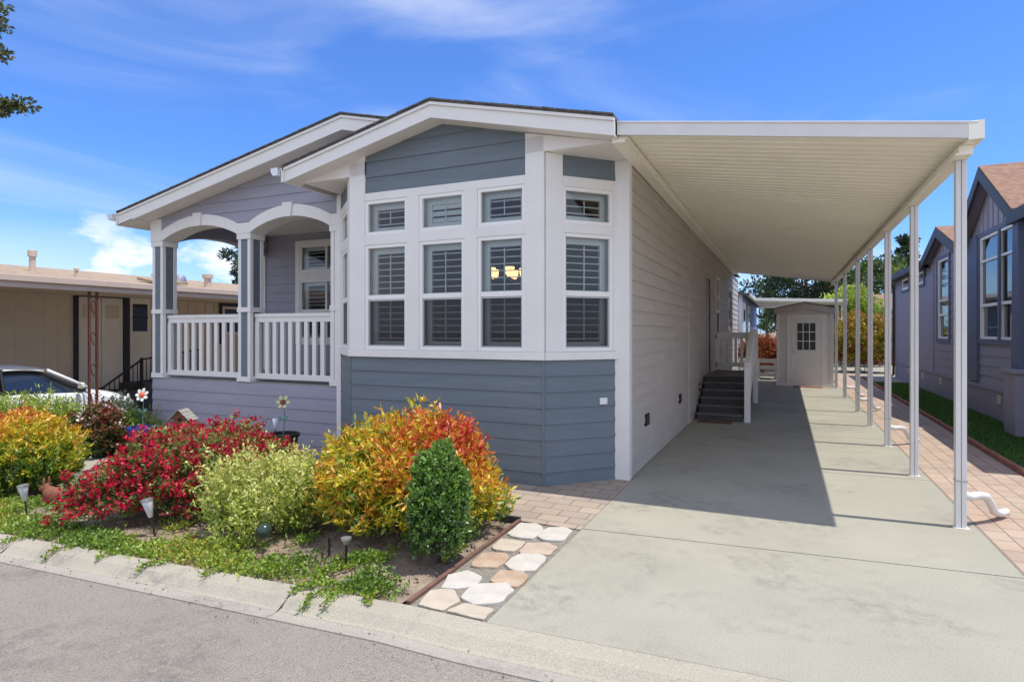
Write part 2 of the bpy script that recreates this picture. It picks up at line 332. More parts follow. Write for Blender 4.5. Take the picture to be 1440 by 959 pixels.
# ------------------------------------------------------------------ foliage
def leaf_mesh(name, P, D, ln, wd, col, material, parent=None, seed=1, loc=None, fold=.25):
    g = np.random.default_rng(seed); n = len(P); D = D/np.maximum(np.linalg.norm(D, axis=1, keepdims=True), 1e-6)
    rv = g.normal(size=(n, 3)); rv[:, 2] *= .5; S = np.cross(D, rv); S /= np.maximum(np.linalg.norm(S, axis=1, keepdims=True), 1e-6); Nn = np.cross(S, D)
    ln = np.broadcast_to(np.asarray(ln, float).reshape(-1, 1), (n, 1)); wd = np.broadcast_to(np.asarray(wd, float).reshape(-1, 1), (n, 1))
    V = np.empty((n, 4, 3)); V[:, 0] = P; mid = P+D*ln*.5; V[:, 1] = mid+S*wd*.5+Nn*wd*fold; V[:, 2] = P+D*ln-Nn*ln*.06; V[:, 3] = mid-S*wd*.5+Nn*wd*fold
    o0 = np.array(origin(parent) if parent else (loc or (0, 0, 0)), float); V -= o0
    me = bpy.data.meshes.new(name); me.vertices.add(4*n); me.vertices.foreach_set('co', V.ravel()); me.loops.add(4*n); me.loops.foreach_set('vertex_index', np.arange(4*n))
    me.polygons.add(n); me.polygons.foreach_set('loop_start', np.arange(0, 4*n, 4)); me.update(calc_edges=True)
    at = me.color_attributes.new('Col', 'FLOAT_COLOR', 'POINT'); c4 = np.ones((n, 4, 4)); c4[:, :, :3] = np.clip(col, .002, 1)[:, None, :]; at.data.foreach_set('color', c4.ravel())
    me.materials.append(material); o = bpy.data.objects.new(name, me); COL.objects.link(o)
    if parent: o.parent = parent
    elif loc: o.location = loc
    return o
def pal(t, stops):
    t = np.clip(t, 0, 1); xs = [s[0] for s in stops]; return np.stack([np.interp(t, xs, [s[1+k] for s in stops]) for k in range(3)], 1)
def lumpy(dirs, g, amp, k=7, f=3.2):
    r = np.ones(len(dirs))
    for _ in range(k): a = g.normal(size=3)*f; r += amp/ math.sqrt(k)*np.sin(dirs@a+g.uniform(0, 6.28))
    return r
def twigs(g, n, c, rad, amp=.12, zmin=-.15, rz=0, f=3.2, boxy=1.0, jit=.08, shoots=.05):
    d = g.normal(size=(n*3, 3)); d /= np.linalg.norm(d, axis=1, keepdims=True); d = d[d[:, 2] > zmin][:n]
    r = lumpy(d, g, amp, f=f)*g.uniform(.90-jit, 1.05+jit*.8, len(d)); E0 = d*r[:, None]
    sh = g.random(len(d)) < shoots; E0 = np.where(sh[:, None] & (d[:, 2:3] > -.1), E0*g.uniform(1.06, 1.30, (len(d), 1)), E0)
    if boxy != 1: E0 = np.sign(E0)*np.abs(E0)**boxy
    E = E0*np.array(rad); ca, sa = math.cos(rz), math.sin(rz); E = np.stack([E[:, 0]*ca-E[:, 1]*sa, E[:, 0]*sa+E[:, 1]*ca, E[:, 2]], 1)
    Dw = d*np.array([1/max(q, .1) for q in rad]); Dw /= np.linalg.norm(Dw, axis=1, keepdims=True)
    return E, d, Dw
def bush(name, label, cat, c, rad, n, per, ln, wd, stops, seed, amp=.12, rz=0, up=.5, lenf=.35, hue_noise=.25, hue=None, material=LEAF, stems=7, zmin=-.25, group=None, flowers=None, f=3.2, boxy=1.0, spread=.75, inner=.25, stem_m=BARK, jit=.09, shoots=.06):
    """c = base centre on the ground; rad = half sizes (x, y) and height; leaves sit on short twigs all through the outer shell"""
    g = np.random.default_rng(seed); root = empty(name, c, label, cat, group); c = np.array(c, float)
    ctr = c+np.array([0, 0, rad[2]*.33]); rr = (rad[0]*.86, rad[1]*.86, rad[2]*.60)
    E, d, Dw = twigs(g, n, None, rr, amp, zmin, rz, f, boxy, jit, shoots); n = len(E)
    sc = np.where(g.random(n) < inner, g.uniform(.5, .9, n), 1.0); E = E*sc[:, None]
    tw = Dw*(1-up)+np.array([0, 0, up])+g.normal(size=(n, 3))*.22; tw /= np.linalg.norm(tw, axis=1, keepdims=True)
    tl = lenf*np.mean(rr)*g.uniform(.6, 1.15, n)
    base = ctr+E-tw*tl[:, None]*.6
    t = g.uniform(0, 1, (n, per)); P = base[:, None, :]+tw[:, None, :]*(t*tl[:, None])[..., None]+g.normal(size=(n, per, 3))*ln*.22
    Dl = tw[:, None, :]*.8+g.normal(size=(n, per, 3))*spread
    hz = (E[:, 2]/rr[2]); hv = hz*.5+.5+g.normal(size=n)*hue_noise*.6
    if hue is not None: hv = hue(E/np.array(rr), hz, g)
    h2 = np.clip(hv[:, None]+(t-.5)*.25+g.normal(size=(n, per))*.10, 0, 1)
    P = P.reshape(-1, 3); keep = P[:, 2] > c[2]+.005; col = pal(h2.ravel(), stops)*g.uniform(.8, 1.2, (n*per, 1))
    lv = leaf_mesh('foliage', P[keep], Dl.reshape(-1, 3)[keep], (ln*g.uniform(.5, 1.45, n*per))[keep], (wd*g.uniform(.75, 1.2, n*per))[keep], col[keep], material, root, seed)
    if stems:
        s = MB()
        for i in range(stems):
            e = ctr+E[g.integers(n)]*.8; m_ = c*.5+e*.5+np.array([0, 0, -.05]); b0 = c+np.array([g.normal()*rad[0]*.12, g.normal()*rad[1]*.12, -.02]); s.tube([b0, m_, e], [.014, .009, .004], 5)
        s.build('stem', stem_m, root)
    if flowers:
        nf, fl, fw, fst, fsel, nm = flowers; idx = np.where(fsel(E/np.array(rr), hz))[0]; idx = g.choice(idx, nf); tip = base[idx]+tw[idx]*tl[idx][:, None]
        pf = 9; Pf = (tip[:, None, :]+g.normal(size=(nf, pf, 3))*fl*.42).reshape(-1, 3); Df = (tw[idx][:, None, :]*.5+g.normal(size=(nf, pf, 3))).reshape(-1, 3)
        cf = pal(np.repeat(g.random(nf), pf), fst)*g.uniform(.8, 1.15, (nf*pf, 1)); leaf_mesh(nm, Pf, Df, fl*g.uniform(.7, 1.2, nf*pf), fw, cf, LEAFM, root, seed+1)
    return root

# ================================================================== SETTING
def zt(x): return -.042*min(max(0., -x-2), 13)
def yc(x): return 2.94+.05*max(0., x+1.5)
def sheet(name, xs, ys, zf, m, kind='structure'):
    b = MB(); n = len(ys); b.add([(x, y, zf(x, y)) for x in xs for y in ys], [(i*n+j, (i+1)*n+j, (i+1)*n+j+1, i*n+j+1) for i in range(len(xs)-1) for j in range(len(ys)-1)])
    return tag(b.build(name, m), kind=kind)
XS = [-900, -60, -15, -10, -6, -4, -2, 0, 2, 6, 60, 900]
sheet('ground', XS, [-900, 0, 900], lambda x, y: zt(x)-.16, GRND)
xs = [-60, -30, -15]+[-15+.5*i for i in range(1, 51)]+[20, 40, 60]
sheet('road', xs, [-9, -4, 0, 1, 2, 2.9], lambda x, y: zt(x)-.066+(.05*(2-y)/6 if -4 <= y < 2 else (.05 if y < -4 else 0))+(0 if y < 2.8 else (yc(x)-2.94-.0)*0), ASPH)
# rolled kerb, built along the street in cast lengths
def kerb_strip(name, prof, m, joint=3.05, gap=.004, off=0.):
    b = MB(); x = -39.4
    while x < 20:
        x1 = x+joint; k = 61; st = [x+gap+(joint-2*gap)*i/k for i in range(k+1)]; n = len(prof); vs = []
        for q in st: vs += [(q, yc(q)+dy, zt(q)+dz) for dy, dz in prof]
        b.add(vs, [(i*n+j, (i+1)*n+j, (i+1)*n+j+1, i*n+j+1) for i in range(k) for j in range(n-1)]+[tuple(range(n)), tuple(reversed(range(k*n, k*n+n)))])
        x = x1
    return tag(b.build(name, m, smooth=False), kind='structure')
kerb_strip('kerb', [(-.03, -.18), (-.0, .004), (-.115, 0), (-.135, -.006), (-.165, -.030), (-.195, -.052), (-.22, -.058), (-.222, -.18)][1:-1], CURBM)
kerb_strip('gutter', [(-.2205, -.0585), (-.26, -.064), (-.315, -.058), (-.318, -.10)], GUTM)
# driveway slabs, saw joints between
d = MB()
def slab(y0a, y0b, y1a, y1b, x0, x1, top=0):
    g_ = .006; d.prism([(x0, y0a+g_, top), (x1, y0b+g_, top), (x1, y1b-g_, top), (x0, y1a-g_, top)], (0, 0, -.12))
ysl = [(yc(-1.5)+.004, yc(1.42)+.004), (4.67, 4.92), (7.62, 7.72), (10.3, 10.35), (12.9, 12.9), (15.5, 15.5), (18.1, 18.1), (21.2, 21.2)]
for (a, b_), (c_, e_) in zip(ysl, ysl[1:]): slab(a, b_, c_, e_, -1.50, 1.42)
d.box(-1.549, -1.503, 6.5, 21.2, -.1, -.006); tag(d.build('driveway', CONC), kind='structure')
b = MB(); b.prism([(-2.95, 4.68, -.004), (-1.508, 4.655, -.004), (-1.508, 6.6, -.004), (-2.95, 6.6, -.004)], (0, 0, -.08)); tag(b.build('paver_patio', PAVL), kind='structure')
b = MB(); b.box(1.43, 2.40, 3.14, 26, -.1, -.006); tag(b.build('paver_path', PAVR), kind='structure')
b = MB(); b.box(2.47, 3.6, 3.14, 24, -.12, -.03); tag(b.build('lawn_soil', SOIL), kind='structure')
b = MB(); b.prism([(-2.03, 2.955, -.012), (-1.508, 2.955, -.012), (-1.508, 4.65, -.012), (-2.07, 4.65, -.012)], (0, 0, -.08)); tag(b.build('gravel_strip', GRAV), kind='structure')
gs = np.random.default_rng(3)
_w = [(gs.normal(size=2)*5, gs.uniform(0, 6)) for _ in range(8)]
def soil_z(x, y): return zt(x)-.012+.012*sum(math.sin(a[0]*x+a[1]*y+p) for a, p in _w)/2.2
sheet('garden_bed', [-13+.1*i for i in range(110)]+[-2.1], [2.945+.1*i for i in range(1, 60)], lambda x, y: soil_z(x, y) if x < -2.15 else zt(x)-.03, SOIL)
sheet('garden_bed_edge', [-13+.1*i for i in range(110)]+[-2.1], [2.944, 3.045], lambda x, y: (zt(x)-.012 if y < 3 else soil_z(x, y)) if x < -2.15 else zt(x)-.03, SOIL)
b = MB(); b.prism([(-10.9, 5.95, zt(-10.7)+.03), (-10.5, 5.2, zt(-10.5)+.03), (-9.6, 4.75, zt(-9.6)+.03), (-8.5, 4.75, zt(-8.5)+.03), (-8.3, 5.3, zt(-8.3)+.03), (-9.2, 5.7, zt(-9.2)+.03), (-9.9, 6.35, zt(-9.9)+.03)], (0, 0, -.15)); tag(b.build('garden_path', CONC), kind='structure')
b = MB(); b.box(-18.5, -13.1, 2.96, 16, -.62, zt(-15)+.008); tag(b.build('neighbour_driveway', CONC), kind='structure')
b = MB(); b.box(1.4, 8, 22.5, 33.8, -.1, -.012); tag(b.build('back_yard_paving', CONC), kind='structure')

# ================================================================== MAIN HOUSE
H = empty('mobile_home', (-1.55, 6.44, 0), 'grey mobile home with white trimmed bay window, blue panels and arched corner porch', 'house')
XF0, XF1, YB = -4.77, -2.28, 5.8
bayL, bayR = (-5.47, 6.45), (-1.67, 6.44)
faces = [((XF0, YB), (XF1, YB)), ((XF1, YB), bayR), (bayL, (XF0, YB))]
def fr(a, b_):
    U = Vector((b_[0]-a[0], b_[1]-a[1], 0)); l = U.length; U.normalize(); return Vector((a[0], a[1], 0)), U, Vector((U.y, -U.x, 0)), l
s = MB()
for a, b_ in faces:
    O, U, Nn, l = fr(a, b_); siding(s, [(0, -.12), (l, -.12), (l, 1.30), (0, 1.30)], O, U, Nn, z_ref=1.30-.167*9)
s.build('bay_siding', BLUE, H); s = MB()
O, U, Nn, l = fr(*faces[0]); siding(s, [(.214, 3.245), (2.29, 3.23), (2.29, 3.70), (1.27, 3.925), (.214, 3.69)], O, U, Nn, ex=.185, z_ref=3.24); s.build('gable_siding', BLUE, H)
for i in (1, 2):
    s = MB(); O, U, Nn, l = fr(*faces[i]); siding(s, [(.12, 3.23), (l, 3.23), (l, 3.452), (.12, 3.452)] if i == 1 else [(0, 3.23), (l-.12, 3.23), (l-.12, 3.452), (0, 3.452)], O, U, Nn, ex=.3, z_ref=3.23); s.build('bay_panel', BLUE, H)
# small corner beads where the blue boards turn
s = MB(); s.box(XF1-.012, XF1+.016, YB-.022, YB+.01, -.1, 1.30); s.build('corner_bead', BLUE, H, .003)
# white posts, mullions and rails of the bay
t = MB(); TH = .03
def board(mb, O, U, Nn, u0, u1, z0, z1, d0=-.09, d1=TH): mb.ob(O+U*u0+Vector((0, 0, z0))+Nn*d0, U*(u1-u0), Vector((0, 0, z1-z0)), Nn*(d1-d0))
O, U, Nn, l = fr(*faces[0])
WU = [(.214, .815), (.975, 1.565), (1.722, 2.29)]
board(t, O, U, Nn, -.012, .214, 1.385, 3.62); board(t, O, U, Nn, 2.29, l+.012, 1.385, 3.62)
for a, b_ in ((.815, .975), (1.565, 1.722)): board(t, O, U, Nn, a, b_, 1.385, 3.145)
for a, b_ in WU: board(t, O, U, Nn, a, b_, 2.62, 2.735, -.09, TH-.002)
board(t, O, U, Nn, .2145, 2.2895, 3.145, 3.238, -.09, TH-.003)
board(t, O, U, Nn, -.02, l+.02, 1.30, 1.384, -.09, TH+.012)
t.prism([(XF0-.7, YB-TH, 3.455), (XF0+.214, YB-TH, 3.455), (XF0+.214, YB-TH, 3.69), (XF0-.7, YB-TH, 3.50)], (0, .06, 0))
t.prism([(XF1-.2, YB-TH, 3.455), (-1.56, YB-TH, 3.455), (-1.56, YB-TH, 3.47), (XF1-.2, YB-TH, 3.675)], (0, .06, 0))
O, U, Nn, l = fr(*faces[1])
W2 = (.205, .815)
board(t, O, U, Nn, .012, W2[0], 1.385, 3.45); board(t, O, U, Nn, W2[1], l-.01, 1.385, 3.228); board(t, O, U, Nn, W2[0], W2[1], 3.12, 3.228, -.09, TH-.002); board(t, O, U, Nn, W2[0], W2[1], 2.635, 2.735, -.09, TH-.002)
board(t, O, U, Nn, 0, l-.01, 1.30, 1.384, -.09, TH+.012)
O, U, Nn, l = fr(*faces[2]); W3 = (l-.815, l-.205)
board(t, O, U, Nn, .01, W3[0], 1.385, 3.228); board(t, O, U, Nn, W3[1], l-.012, 1.385, 3.45); board(t, O, U, Nn, *W3, 3.12, 3.228, -.09, TH-.002); board(t, O, U, Nn, *W3, 2.635, 2.735, -.09, TH-.002); board(t, O, U, Nn, 0, l, 1.30, 1.384, -.09, TH+.012)
t.build('bay_trim', WHITE, H, .003)
O, U, Nn, l = fr(*faces[0])
for i, (a, b_) in enumerate(WU):
    window(H, O, U, Nn, a, b_, 2.735, 3.145, closed=(i == 1)); window(H, O, U, Nn, a, b_, 1.386, 2.62, 2.0)
for fi, Wn in ((1, W2), (2, W3)):
    O, U, Nn, l = fr(*faces[fi]); window(H, O, U, Nn, *Wn, 2.735, 3.12); window(H, O, U, Nn, *Wn, 1.386, 2.635, 2.0)
# flat soffits over the slanted faces
s = MB(); s.prism([(XF1+.0, YB+.02, 3.452), (-1.56, YB+.02, 3.452), (-1.56, 6.5, 3.452), (bayR[0], bayR[1], 3.452)], (0, 0, .02)); s.build('bay_soffit', WHITE, H); s = MB()
s.prism([(XF0, YB+.02, 3.452), (bayL[0], bayL[1], 3.452), (-5.5, 6.5, 3.452), (-5.5, YB+.02, 3.452)], (0, 0, .02)); s.build('bay_soffit', WHITE, H)
# corner boards
s = MB(); s.box(-1.690, -1.528, 6.405, 6.53, -.02, 3.45); s.build('corner_board', WHITE, H, .003)
s = MB(); s.box(-5.545, -5.472, 6.425, 6.50, -.2, 3.45); s.build('corner_board', WHITE, H, .003)
s = MB(); s.prism([(-1.55, 6.46, -.1), (-1.55, 6.46, .02), (-1.665, 6.46, .02), (-2.3, 5.83, .02), (-4.75, 5.83, .02), (-4.75, 5.83, -.1), (-2.3, 5.83, -.1)][:3]+[(-1.665, 6.46, -.1)], (0, .05, 0)); s.build('foundation', CONC, H)
# right side wall
s = MB(); siding(s, [(0, 0), (4.30, 0), (4.30, 3.42), (0, 3.42)], (-1.55, 6.50, 0), (0, 1, 0), (1, 0, 0)); siding(s, [(4.31, 0), (6.6, 0), (6.6, 3.42), (4.31, 3.42)], (-1.535, 6.50, 0), (0, 1, 0), (1, 0, 0))
siding(s, [(6.6, 0), (7.6, 0), (7.6, .62), (6.6, .62)], (-1.55, 6.50, 0), (0, 1, 0), (1, 0, 0)); siding(s, [(6.6, 2.75), (7.6, 2.75), (7.6, 3.42), (6.6, 3.42)], (-1.55, 6.50, 0), (0, 1, 0), (1, 0, 0))
siding_holes(s, 7.6, 16.3, 0, 3.42, [(8.9, 9.75, 1.2, 2.95), (12.4, 13.6, 1.6, 2.9)], (-1.55, 6.50, 0), (0, 1, 0), (1, 0, 0))
s.build('side_siding', GRAY, H)
s = MB(); s.box(-1.545, -1.52, 10.775, 10.84, 0, 3.42); s.build('siding_joint', GRAY, H)
s = MB(); s.box(-2.2, -1.56, 13.1, 13.13, .62, 2.75); s.box(-2.2, -1.56, 14.07, 14.1, .62, 2.75); s.box(-2.2, -1.56, 13.13, 14.07, .60, .63); s.box(-2.2, -1.56, 13.13, 14.07, 2.72, 2.75); s.build('door_recess', GRAY, H)
dr = MB(); dr.box(-2.0, -1.95, 13.13, 14.07, .64, 2.71); dd = dr.build('door', WHITE, H, .003); k = MB(); k.tube([(-1.95, 13.25, 1.6), (-1.88, 13.25, 1.6)], .025, 10); k.build('handle', STEEL, dd)
for y0, y1, z0, z1, rl in ((15.4, 16.25, 1.2, 2.95, 2.1), (18.9, 20.1, 1.6, 2.9, None)):
    window(H, (-1.55, 0, 0), (0, 1, 0), (1, 0, 0), y0, y1, z0, z1, rl, shutter=False, pane=DGLASS, fw=.06)
for y in (7.33, 9.85, 11.97+.2):
    s = MB(); s.box(-1.56, -1.522, y-.10, y+.10, .46, .60); v = s.build('vent', BLACK, H)
s = MB(); O, U, Nn, l = fr(*faces[1]); board(s, O, U, Nn, .655, .745, .815, .885, .0, .024); s.build('outlet_box', WHITE, H, .004)
s = MB(); s.tube([(-1.50, 14.75, 2.4), (-1.42, 14.75, 2.4), (-1.40, 14.75, 2.34)], [.05, .05, .04], 10); s.build('wall_light', WHITE, H)
# porch: front plane y = 6.45
PX = [(-9.36, -9.11), (-7.43, -7.18), (-5.67, -5.545)]
PY, PW = 6.45, .25
dk = MB(); dk.box(-9.34, -5.5, 6.47, 8.7, .74, .855); dk.build('porch_deck', WEATH, H)
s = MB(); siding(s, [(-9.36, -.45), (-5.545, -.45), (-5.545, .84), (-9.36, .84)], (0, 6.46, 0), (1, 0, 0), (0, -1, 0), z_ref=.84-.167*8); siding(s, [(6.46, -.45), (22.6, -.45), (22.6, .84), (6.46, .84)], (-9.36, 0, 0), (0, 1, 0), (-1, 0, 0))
s.build('porch_skirting', PORCH_SHADE, H)
for i, (x0, x1) in enumerate(PX):
    c_ = MB(); c_.box(x0+.012, x1-(.012 if i < 2 else 0), PY+.012, PY+PW-.012, .855, 3.05)
    col_ = c_.build('porch_column', LAVD if False else BLUE, H)
    e = MB(); w_ = .058
    for z0, z1, ex in ((.855, .93, .014), (1.885, 1.955, .012), (2.965, 3.05, .014)): e.box(x0-ex, x1+(ex if i < 2 else 0), PY-ex, PY+PW+ex, z0, z1)
    for z0, z1 in ((.93, 1.885), (1.955, 2.965)):
        for a0, a1 in ((x0, x0+w_), (x1-w_, x1)):
            e.box(a0, a1, PY, PY+w_, z0, z1); e.box(a0, a1, PY+PW-w_, PY+PW, z0, z1)
    e.build('column_trim', WHITE, col_, .003)
# arches
def arc(x0, x1, zs, zc, k=20):
    hw = (x1-x0)/2; rise = zc-zs; r = (hw*hw+rise*rise)/(2*rise); cxm = (x0+x1)/2; cz = zc-r; a0 = math.asin(hw/r)
    return [(cxm+r*math.sin(-a0+2*a0*i/k), cz+r*math.cos(-a0+2*a0*i/k)) for i in range(k+1)]
def zroof(x): return 4.41-.2*(abs(x+5.2)) if x < -5.2 else 4.41-.235*(x+5.2)
sw = MB(); tr_ = MB(); keyl = []
def arch_front(x0, x1):
    inn = arc(x0, x1, 3.05, 3.235); outr = arc(x0-.02, x1+.02, 3.20, 3.40)
    for (a, b_), (c_, e_) in zip(zip(inn, inn[1:]), zip(outr, outr[1:])):
        tr_.prism([(a[0], PY-.02, a[1]), (b_[0], PY-.02, b_[1]), (e_[0], PY-.02, e_[1]), (c_[0], PY-.02, c_[1])], (0, PW+.04, 0))
        siding(sw, [(c_[0], c_[1]), (e_[0], e_[1]), (e_[0], zroof(e_[0])-.205), (c_[0], zroof(c_[0])-.205)], (0, PY, 0), (1, 0, 0), (0, -1, 0), z_ref=3.05, ex=.167)
        sw.add([(c_[0], PY+PW, c_[1]), (e_[0], PY+PW, e_[1]), (e_[0], PY+PW, 3.5), (c_[0], PY+PW, 3.5)], [(0, 3, 2, 1)])
    xm = (x0+x1)/2; keyl.append(MB()); keyl[-1].prism([(xm-.07, PY-.045, 3.225), (xm+.07, PY-.045, 3.225), (xm+.095, PY-.045, 3.43), (xm-.095, PY-.045, 3.43)], (0, .06, 0))
arch_front(-9.11, -7.43); arch_front(-7.18, -5.67)
tr_.box(-7.45, -7.16, PY-.018, PY+PW+.016, 3.051, 3.205); tr_.box(-5.69, -5.545, PY-.018, PY+PW, 3.051, 3.205)
tr_.box(-9.375, -9.12, PY-.022, PY+PW+.016, 3.051, 3.40)
for a, b_ in ((-9.36, -9.13), (-7.41, -7.20), (-5.65, -5.545)): siding(sw, [(a, 3.2), (b_, 3.2), (b_, zroof(b_)-.205), (a, zroof(a)-.205)], (0, PY, 0), (1, 0, 0), (0, -1, 0), z_ref=3.05)
siding(sw, [(-5.545, 3.46), (-3.5, 3.46), (-3.5, zroof(-3.5)-.205), (-5.2, zroof(-5.2)-.205), (-5.545, zroof(-5.545)-.205)], (0, PY, 0), (1, 0, 0), (0, -1, 0), z_ref=3.05)
# open left side of the porch with its own arch
inn = arc(6.70, 8.55, 3.05, 3.235); outr = arc(6.68, 8.57, 3.2, 3.40)
for (a, b_), (c_, e_) in zip(zip(inn, inn[1:]), zip(outr, outr[1:])):
    tr_.prism([(-9.38, a[0], a[1]), (-9.38, b_[0], b_[1]), (-9.38, e_[0], e_[1]), (-9.38, c_[0], c_[1])], (.04, 0, 0))
    sw.add([(-9.15, c_[0], a[1]), (-9.15, e_[0], b_[1]), (-9.15, e_[0], 3.5), (-9.15, c_[0], 3.5)], [(0, 1, 2, 3)]); sw.add([(-9.35, a[0], a[1]), (-9.35, b_[0], b_[1]), (-9.15, b_[0], b_[1]), (-9.15, a[0], a[1])], [(0, 1, 2, 3)])
    sw.add([(-9.36, c_[0], c_[1]), (-9.36, e_[0], e_[1]), (-9.36, e_[0], 3.5), (-9.36, c_[0], 3.5)], [(3, 2, 1, 0)])
siding_holes(sw, -9.34, -5.5, .855, 3.45, [(-8.48, -7.0, 1.35, 3.31)], (0, 8.7, 0), (1, 0, 0), (0, -1, 0), z_ref=.84)
sw.add([(-5.5, 6.5, .8), (-5.5, 8.7, .8), (-5.5, 8.7, 3.5), (-5.5, 6.5, 3.5)], [(0, 1, 2, 3), ])
siding(sw, [(8.7, .84), (22.6, .84), (22.6, 3.45), (8.7, 3.45)], (-9.36, 0, 0), (0, 1, 0), (-1, 0, 0))
sw.build('porch_siding', PORCH_SHADE, H)
at_ = tr_.build('arch_trim', WHITE, H)
for km in keyl: km.build('keystone', WHITE, at_, .004)
s = MB(); s.box(-9.33, -9.25, 8.665, 8.70, .855, 3.45); s.build('corner_board', WHITE, H, .003)
s = MB(); O = Vector((0, 8.7, 0)); U = Vector((1, 0, 0)); Nn = Vector((0, -1, 0))
for q in ((-8.48, -8.37, 1.35, 3.31), (-7.11, -7.0, 1.35, 3.31), (-8.37, -7.11, 1.35, 1.44), (-8.37, -7.11, 3.22, 3.31), (-8.37, -7.11, 2.56, 2.72)): board(s, O, U, Nn, *q)
s.build('window_trim', WHITE, H, .003)
window(H, O, U, Nn, -8.37, -7.11, 2.72, 3.22, mull=-7.74); window(H, O, U, Nn, -8.37, -7.11, 1.44, 2.56, 1.98, mull=-7.74)
s = MB(); s.box(-9.3, -5.5, 6.5, 8.7, 3.45, 3.47); pc = s.build('porch_ceiling', WHITE, H); s = MB(); s.lathe([(.07, 0), (.07, -.02), (.05, -.02), (.045, .0), (0.001, .0)], (-7.1, 7.3, 3.449)); s.build('recessed_light', LAMP, pc)
def railing(x0, x1, y, z0, z1, nb, root):
    m = MB(); m.box(x0, x1, y-.035, y+.035, z1-.05, z1); m.box(x0, x1, y-.02, y+.02, z1-.125, z1-.05); m.box(x0, x1, y-.03, y+.03, z0, z0+.08)
    m.box(x0, x0+.08, y-.028, y+.028, z0+.08, z1-.125); m.box(x1-.08, x1, y-.028, y+.028, z0+.08, z1-.125)
    o = m.build('porch_railing', WHITE, root, .003)
    for i in range(nb):
        xm = x0+.08+(x1-x0-.16)*(i+1)/(nb+1); q = MB(); q.box(xm-.035, xm+.035, y-.018, y+.018, z0+.08, z1-.125); q.build('baluster', WHITE, o, .002)
railing(-9.11, -7.43, 6.56, .90, 1.86, 8, H); railing(-7.18, -5.67, 6.56, .90, 1.86, 8, H)
# room behind the bay so that the glass looks into a real interior
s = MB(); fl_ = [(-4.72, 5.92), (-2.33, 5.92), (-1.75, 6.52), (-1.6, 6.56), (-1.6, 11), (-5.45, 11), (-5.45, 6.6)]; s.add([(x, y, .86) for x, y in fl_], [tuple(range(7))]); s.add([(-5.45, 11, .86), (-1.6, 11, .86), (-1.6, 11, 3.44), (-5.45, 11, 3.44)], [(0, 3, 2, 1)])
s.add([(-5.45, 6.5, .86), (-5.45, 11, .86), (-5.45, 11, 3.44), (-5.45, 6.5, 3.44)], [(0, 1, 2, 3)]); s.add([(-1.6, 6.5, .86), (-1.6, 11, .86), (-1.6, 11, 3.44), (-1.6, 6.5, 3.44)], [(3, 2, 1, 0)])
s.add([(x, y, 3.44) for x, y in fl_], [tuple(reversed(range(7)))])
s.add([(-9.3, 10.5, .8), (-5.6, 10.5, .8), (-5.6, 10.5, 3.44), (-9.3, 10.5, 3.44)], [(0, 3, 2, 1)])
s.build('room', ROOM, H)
# roofs
def roof_slab(prof, y0, y1, th): return [(x, y0, z) for x, z in prof]+[(x, y0, z-th) for x, z in reversed(prof)], (0, y1-y0, 0)
r = MB(); P_ = [(-9.72, 3.506), (-5.2, 4.41), (-1.47, 3.535)]
RS = {}
for (a, b_) in zip(P_, P_[1:]): r.prism(*roof_slab([a, b_], 6.10, 22.9, .03))
G_ = [(-5.62, 3.63), (-3.5, 4.115), (-1.47, 3.645)]
for (a, b_) in zip(G_, G_[1:]): r.prism(*roof_slab([a, b_], 5.53, 12.0 if b_[0] > -3 else 7.5, .03))
# ragged shingle butts along the front edges
for prof, yy in ((P_, 6.085), (G_, 5.515)):
    for (a, b_) in zip(prof, prof[1:]):
        Lk = math.dist(a, b_); k = int(Lk/.14)
        for i in range(k):
            p = [a[0]+(b_[0]-a[0])*(i+q)/k for q in (.03, .97)]; zq = [a[1]+(b_[1]-a[1])*(i+q)/k for q in (.03, .97)]; j = rnd.uniform(0, .005)
            r.prism([(p[0], yy-j, zq[0]+.004+.004*(i % 3 == 0)), (p[1], yy-j, zq[1]+.003), (p[1], yy-j, zq[1]-.012), (p[0], yy-j, zq[0]-.010)], (0, .3, 0))
rf = r.build('roof', SHING, H)
fa = MB(); so = MB()
def fascia(a, b_, y, dep, endl=0, endr=0):
    fa.prism([(a[0], y, a[1]-.032), (b_[0], y, b_[1]-.032), (b_[0], y, b_[1]-.032-.03), (a[0], y, a[1]-.032-.03)], (0, .05, 0))
    fa.prism([(a[0], y+.02, a[1]-.063), (b_[0], y+.02, b_[1]-.063), (b_[0], y+.02, b_[1]-dep), (a[0], y+.02, a[1]-dep)], (0, .04, 0))
fascia(P_[0], P_[1], 6.10, .215); fascia(P_[1], (-3.6, 4.41-.235*1.6), 6.10, .215); fa.box(-9.74, -9.70, 6.1, 22.9, 3.29, 3.47); fa.build('fascia', WHITE, H); fa = MB(); fascia(G_[0], G_[1], 5.53, .20); fascia(G_[1], G_[2], 5.53, .20)
so.prism([(P_[0][0], 6.15, P_[0][1]-.2), (-5.2, 6.15, 4.41-.2), (-5.2, 6.15, 4.41-.185), (P_[0][0], 6.15, P_[0][1]-.185)], (0, .32, 0)); so.prism([(-5.2, 6.15, 4.41-.2), (-3.5, 6.15, 4.41-.6), (-3.5, 6.15, 4.41-.585), (-5.2, 6.15, 4.41-.185)], (0, .32, 0))
so.prism([(-9.72, 6.12, 3.29), (-9.36, 6.12, 3.36), (-9.36, 6.12, 3.375), (-9.72, 6.12, 3.305)], (0, 16.5, 0)); so.build('soffit', WHITE, H); so = MB()
for (a, b_) in zip(G_, G_[1:]): so.prism([(a[0], 5.58, a[1]-.195), (b_[0], 5.58, b_[1]-.195), (b_[0], 5.58, b_[1]-.175), (a[0], 5.58, a[1]-.175)], (0, .24, 0))
fa.box(-5.64, -5.60, 5.53, 6.4, 3.43, 3.6)
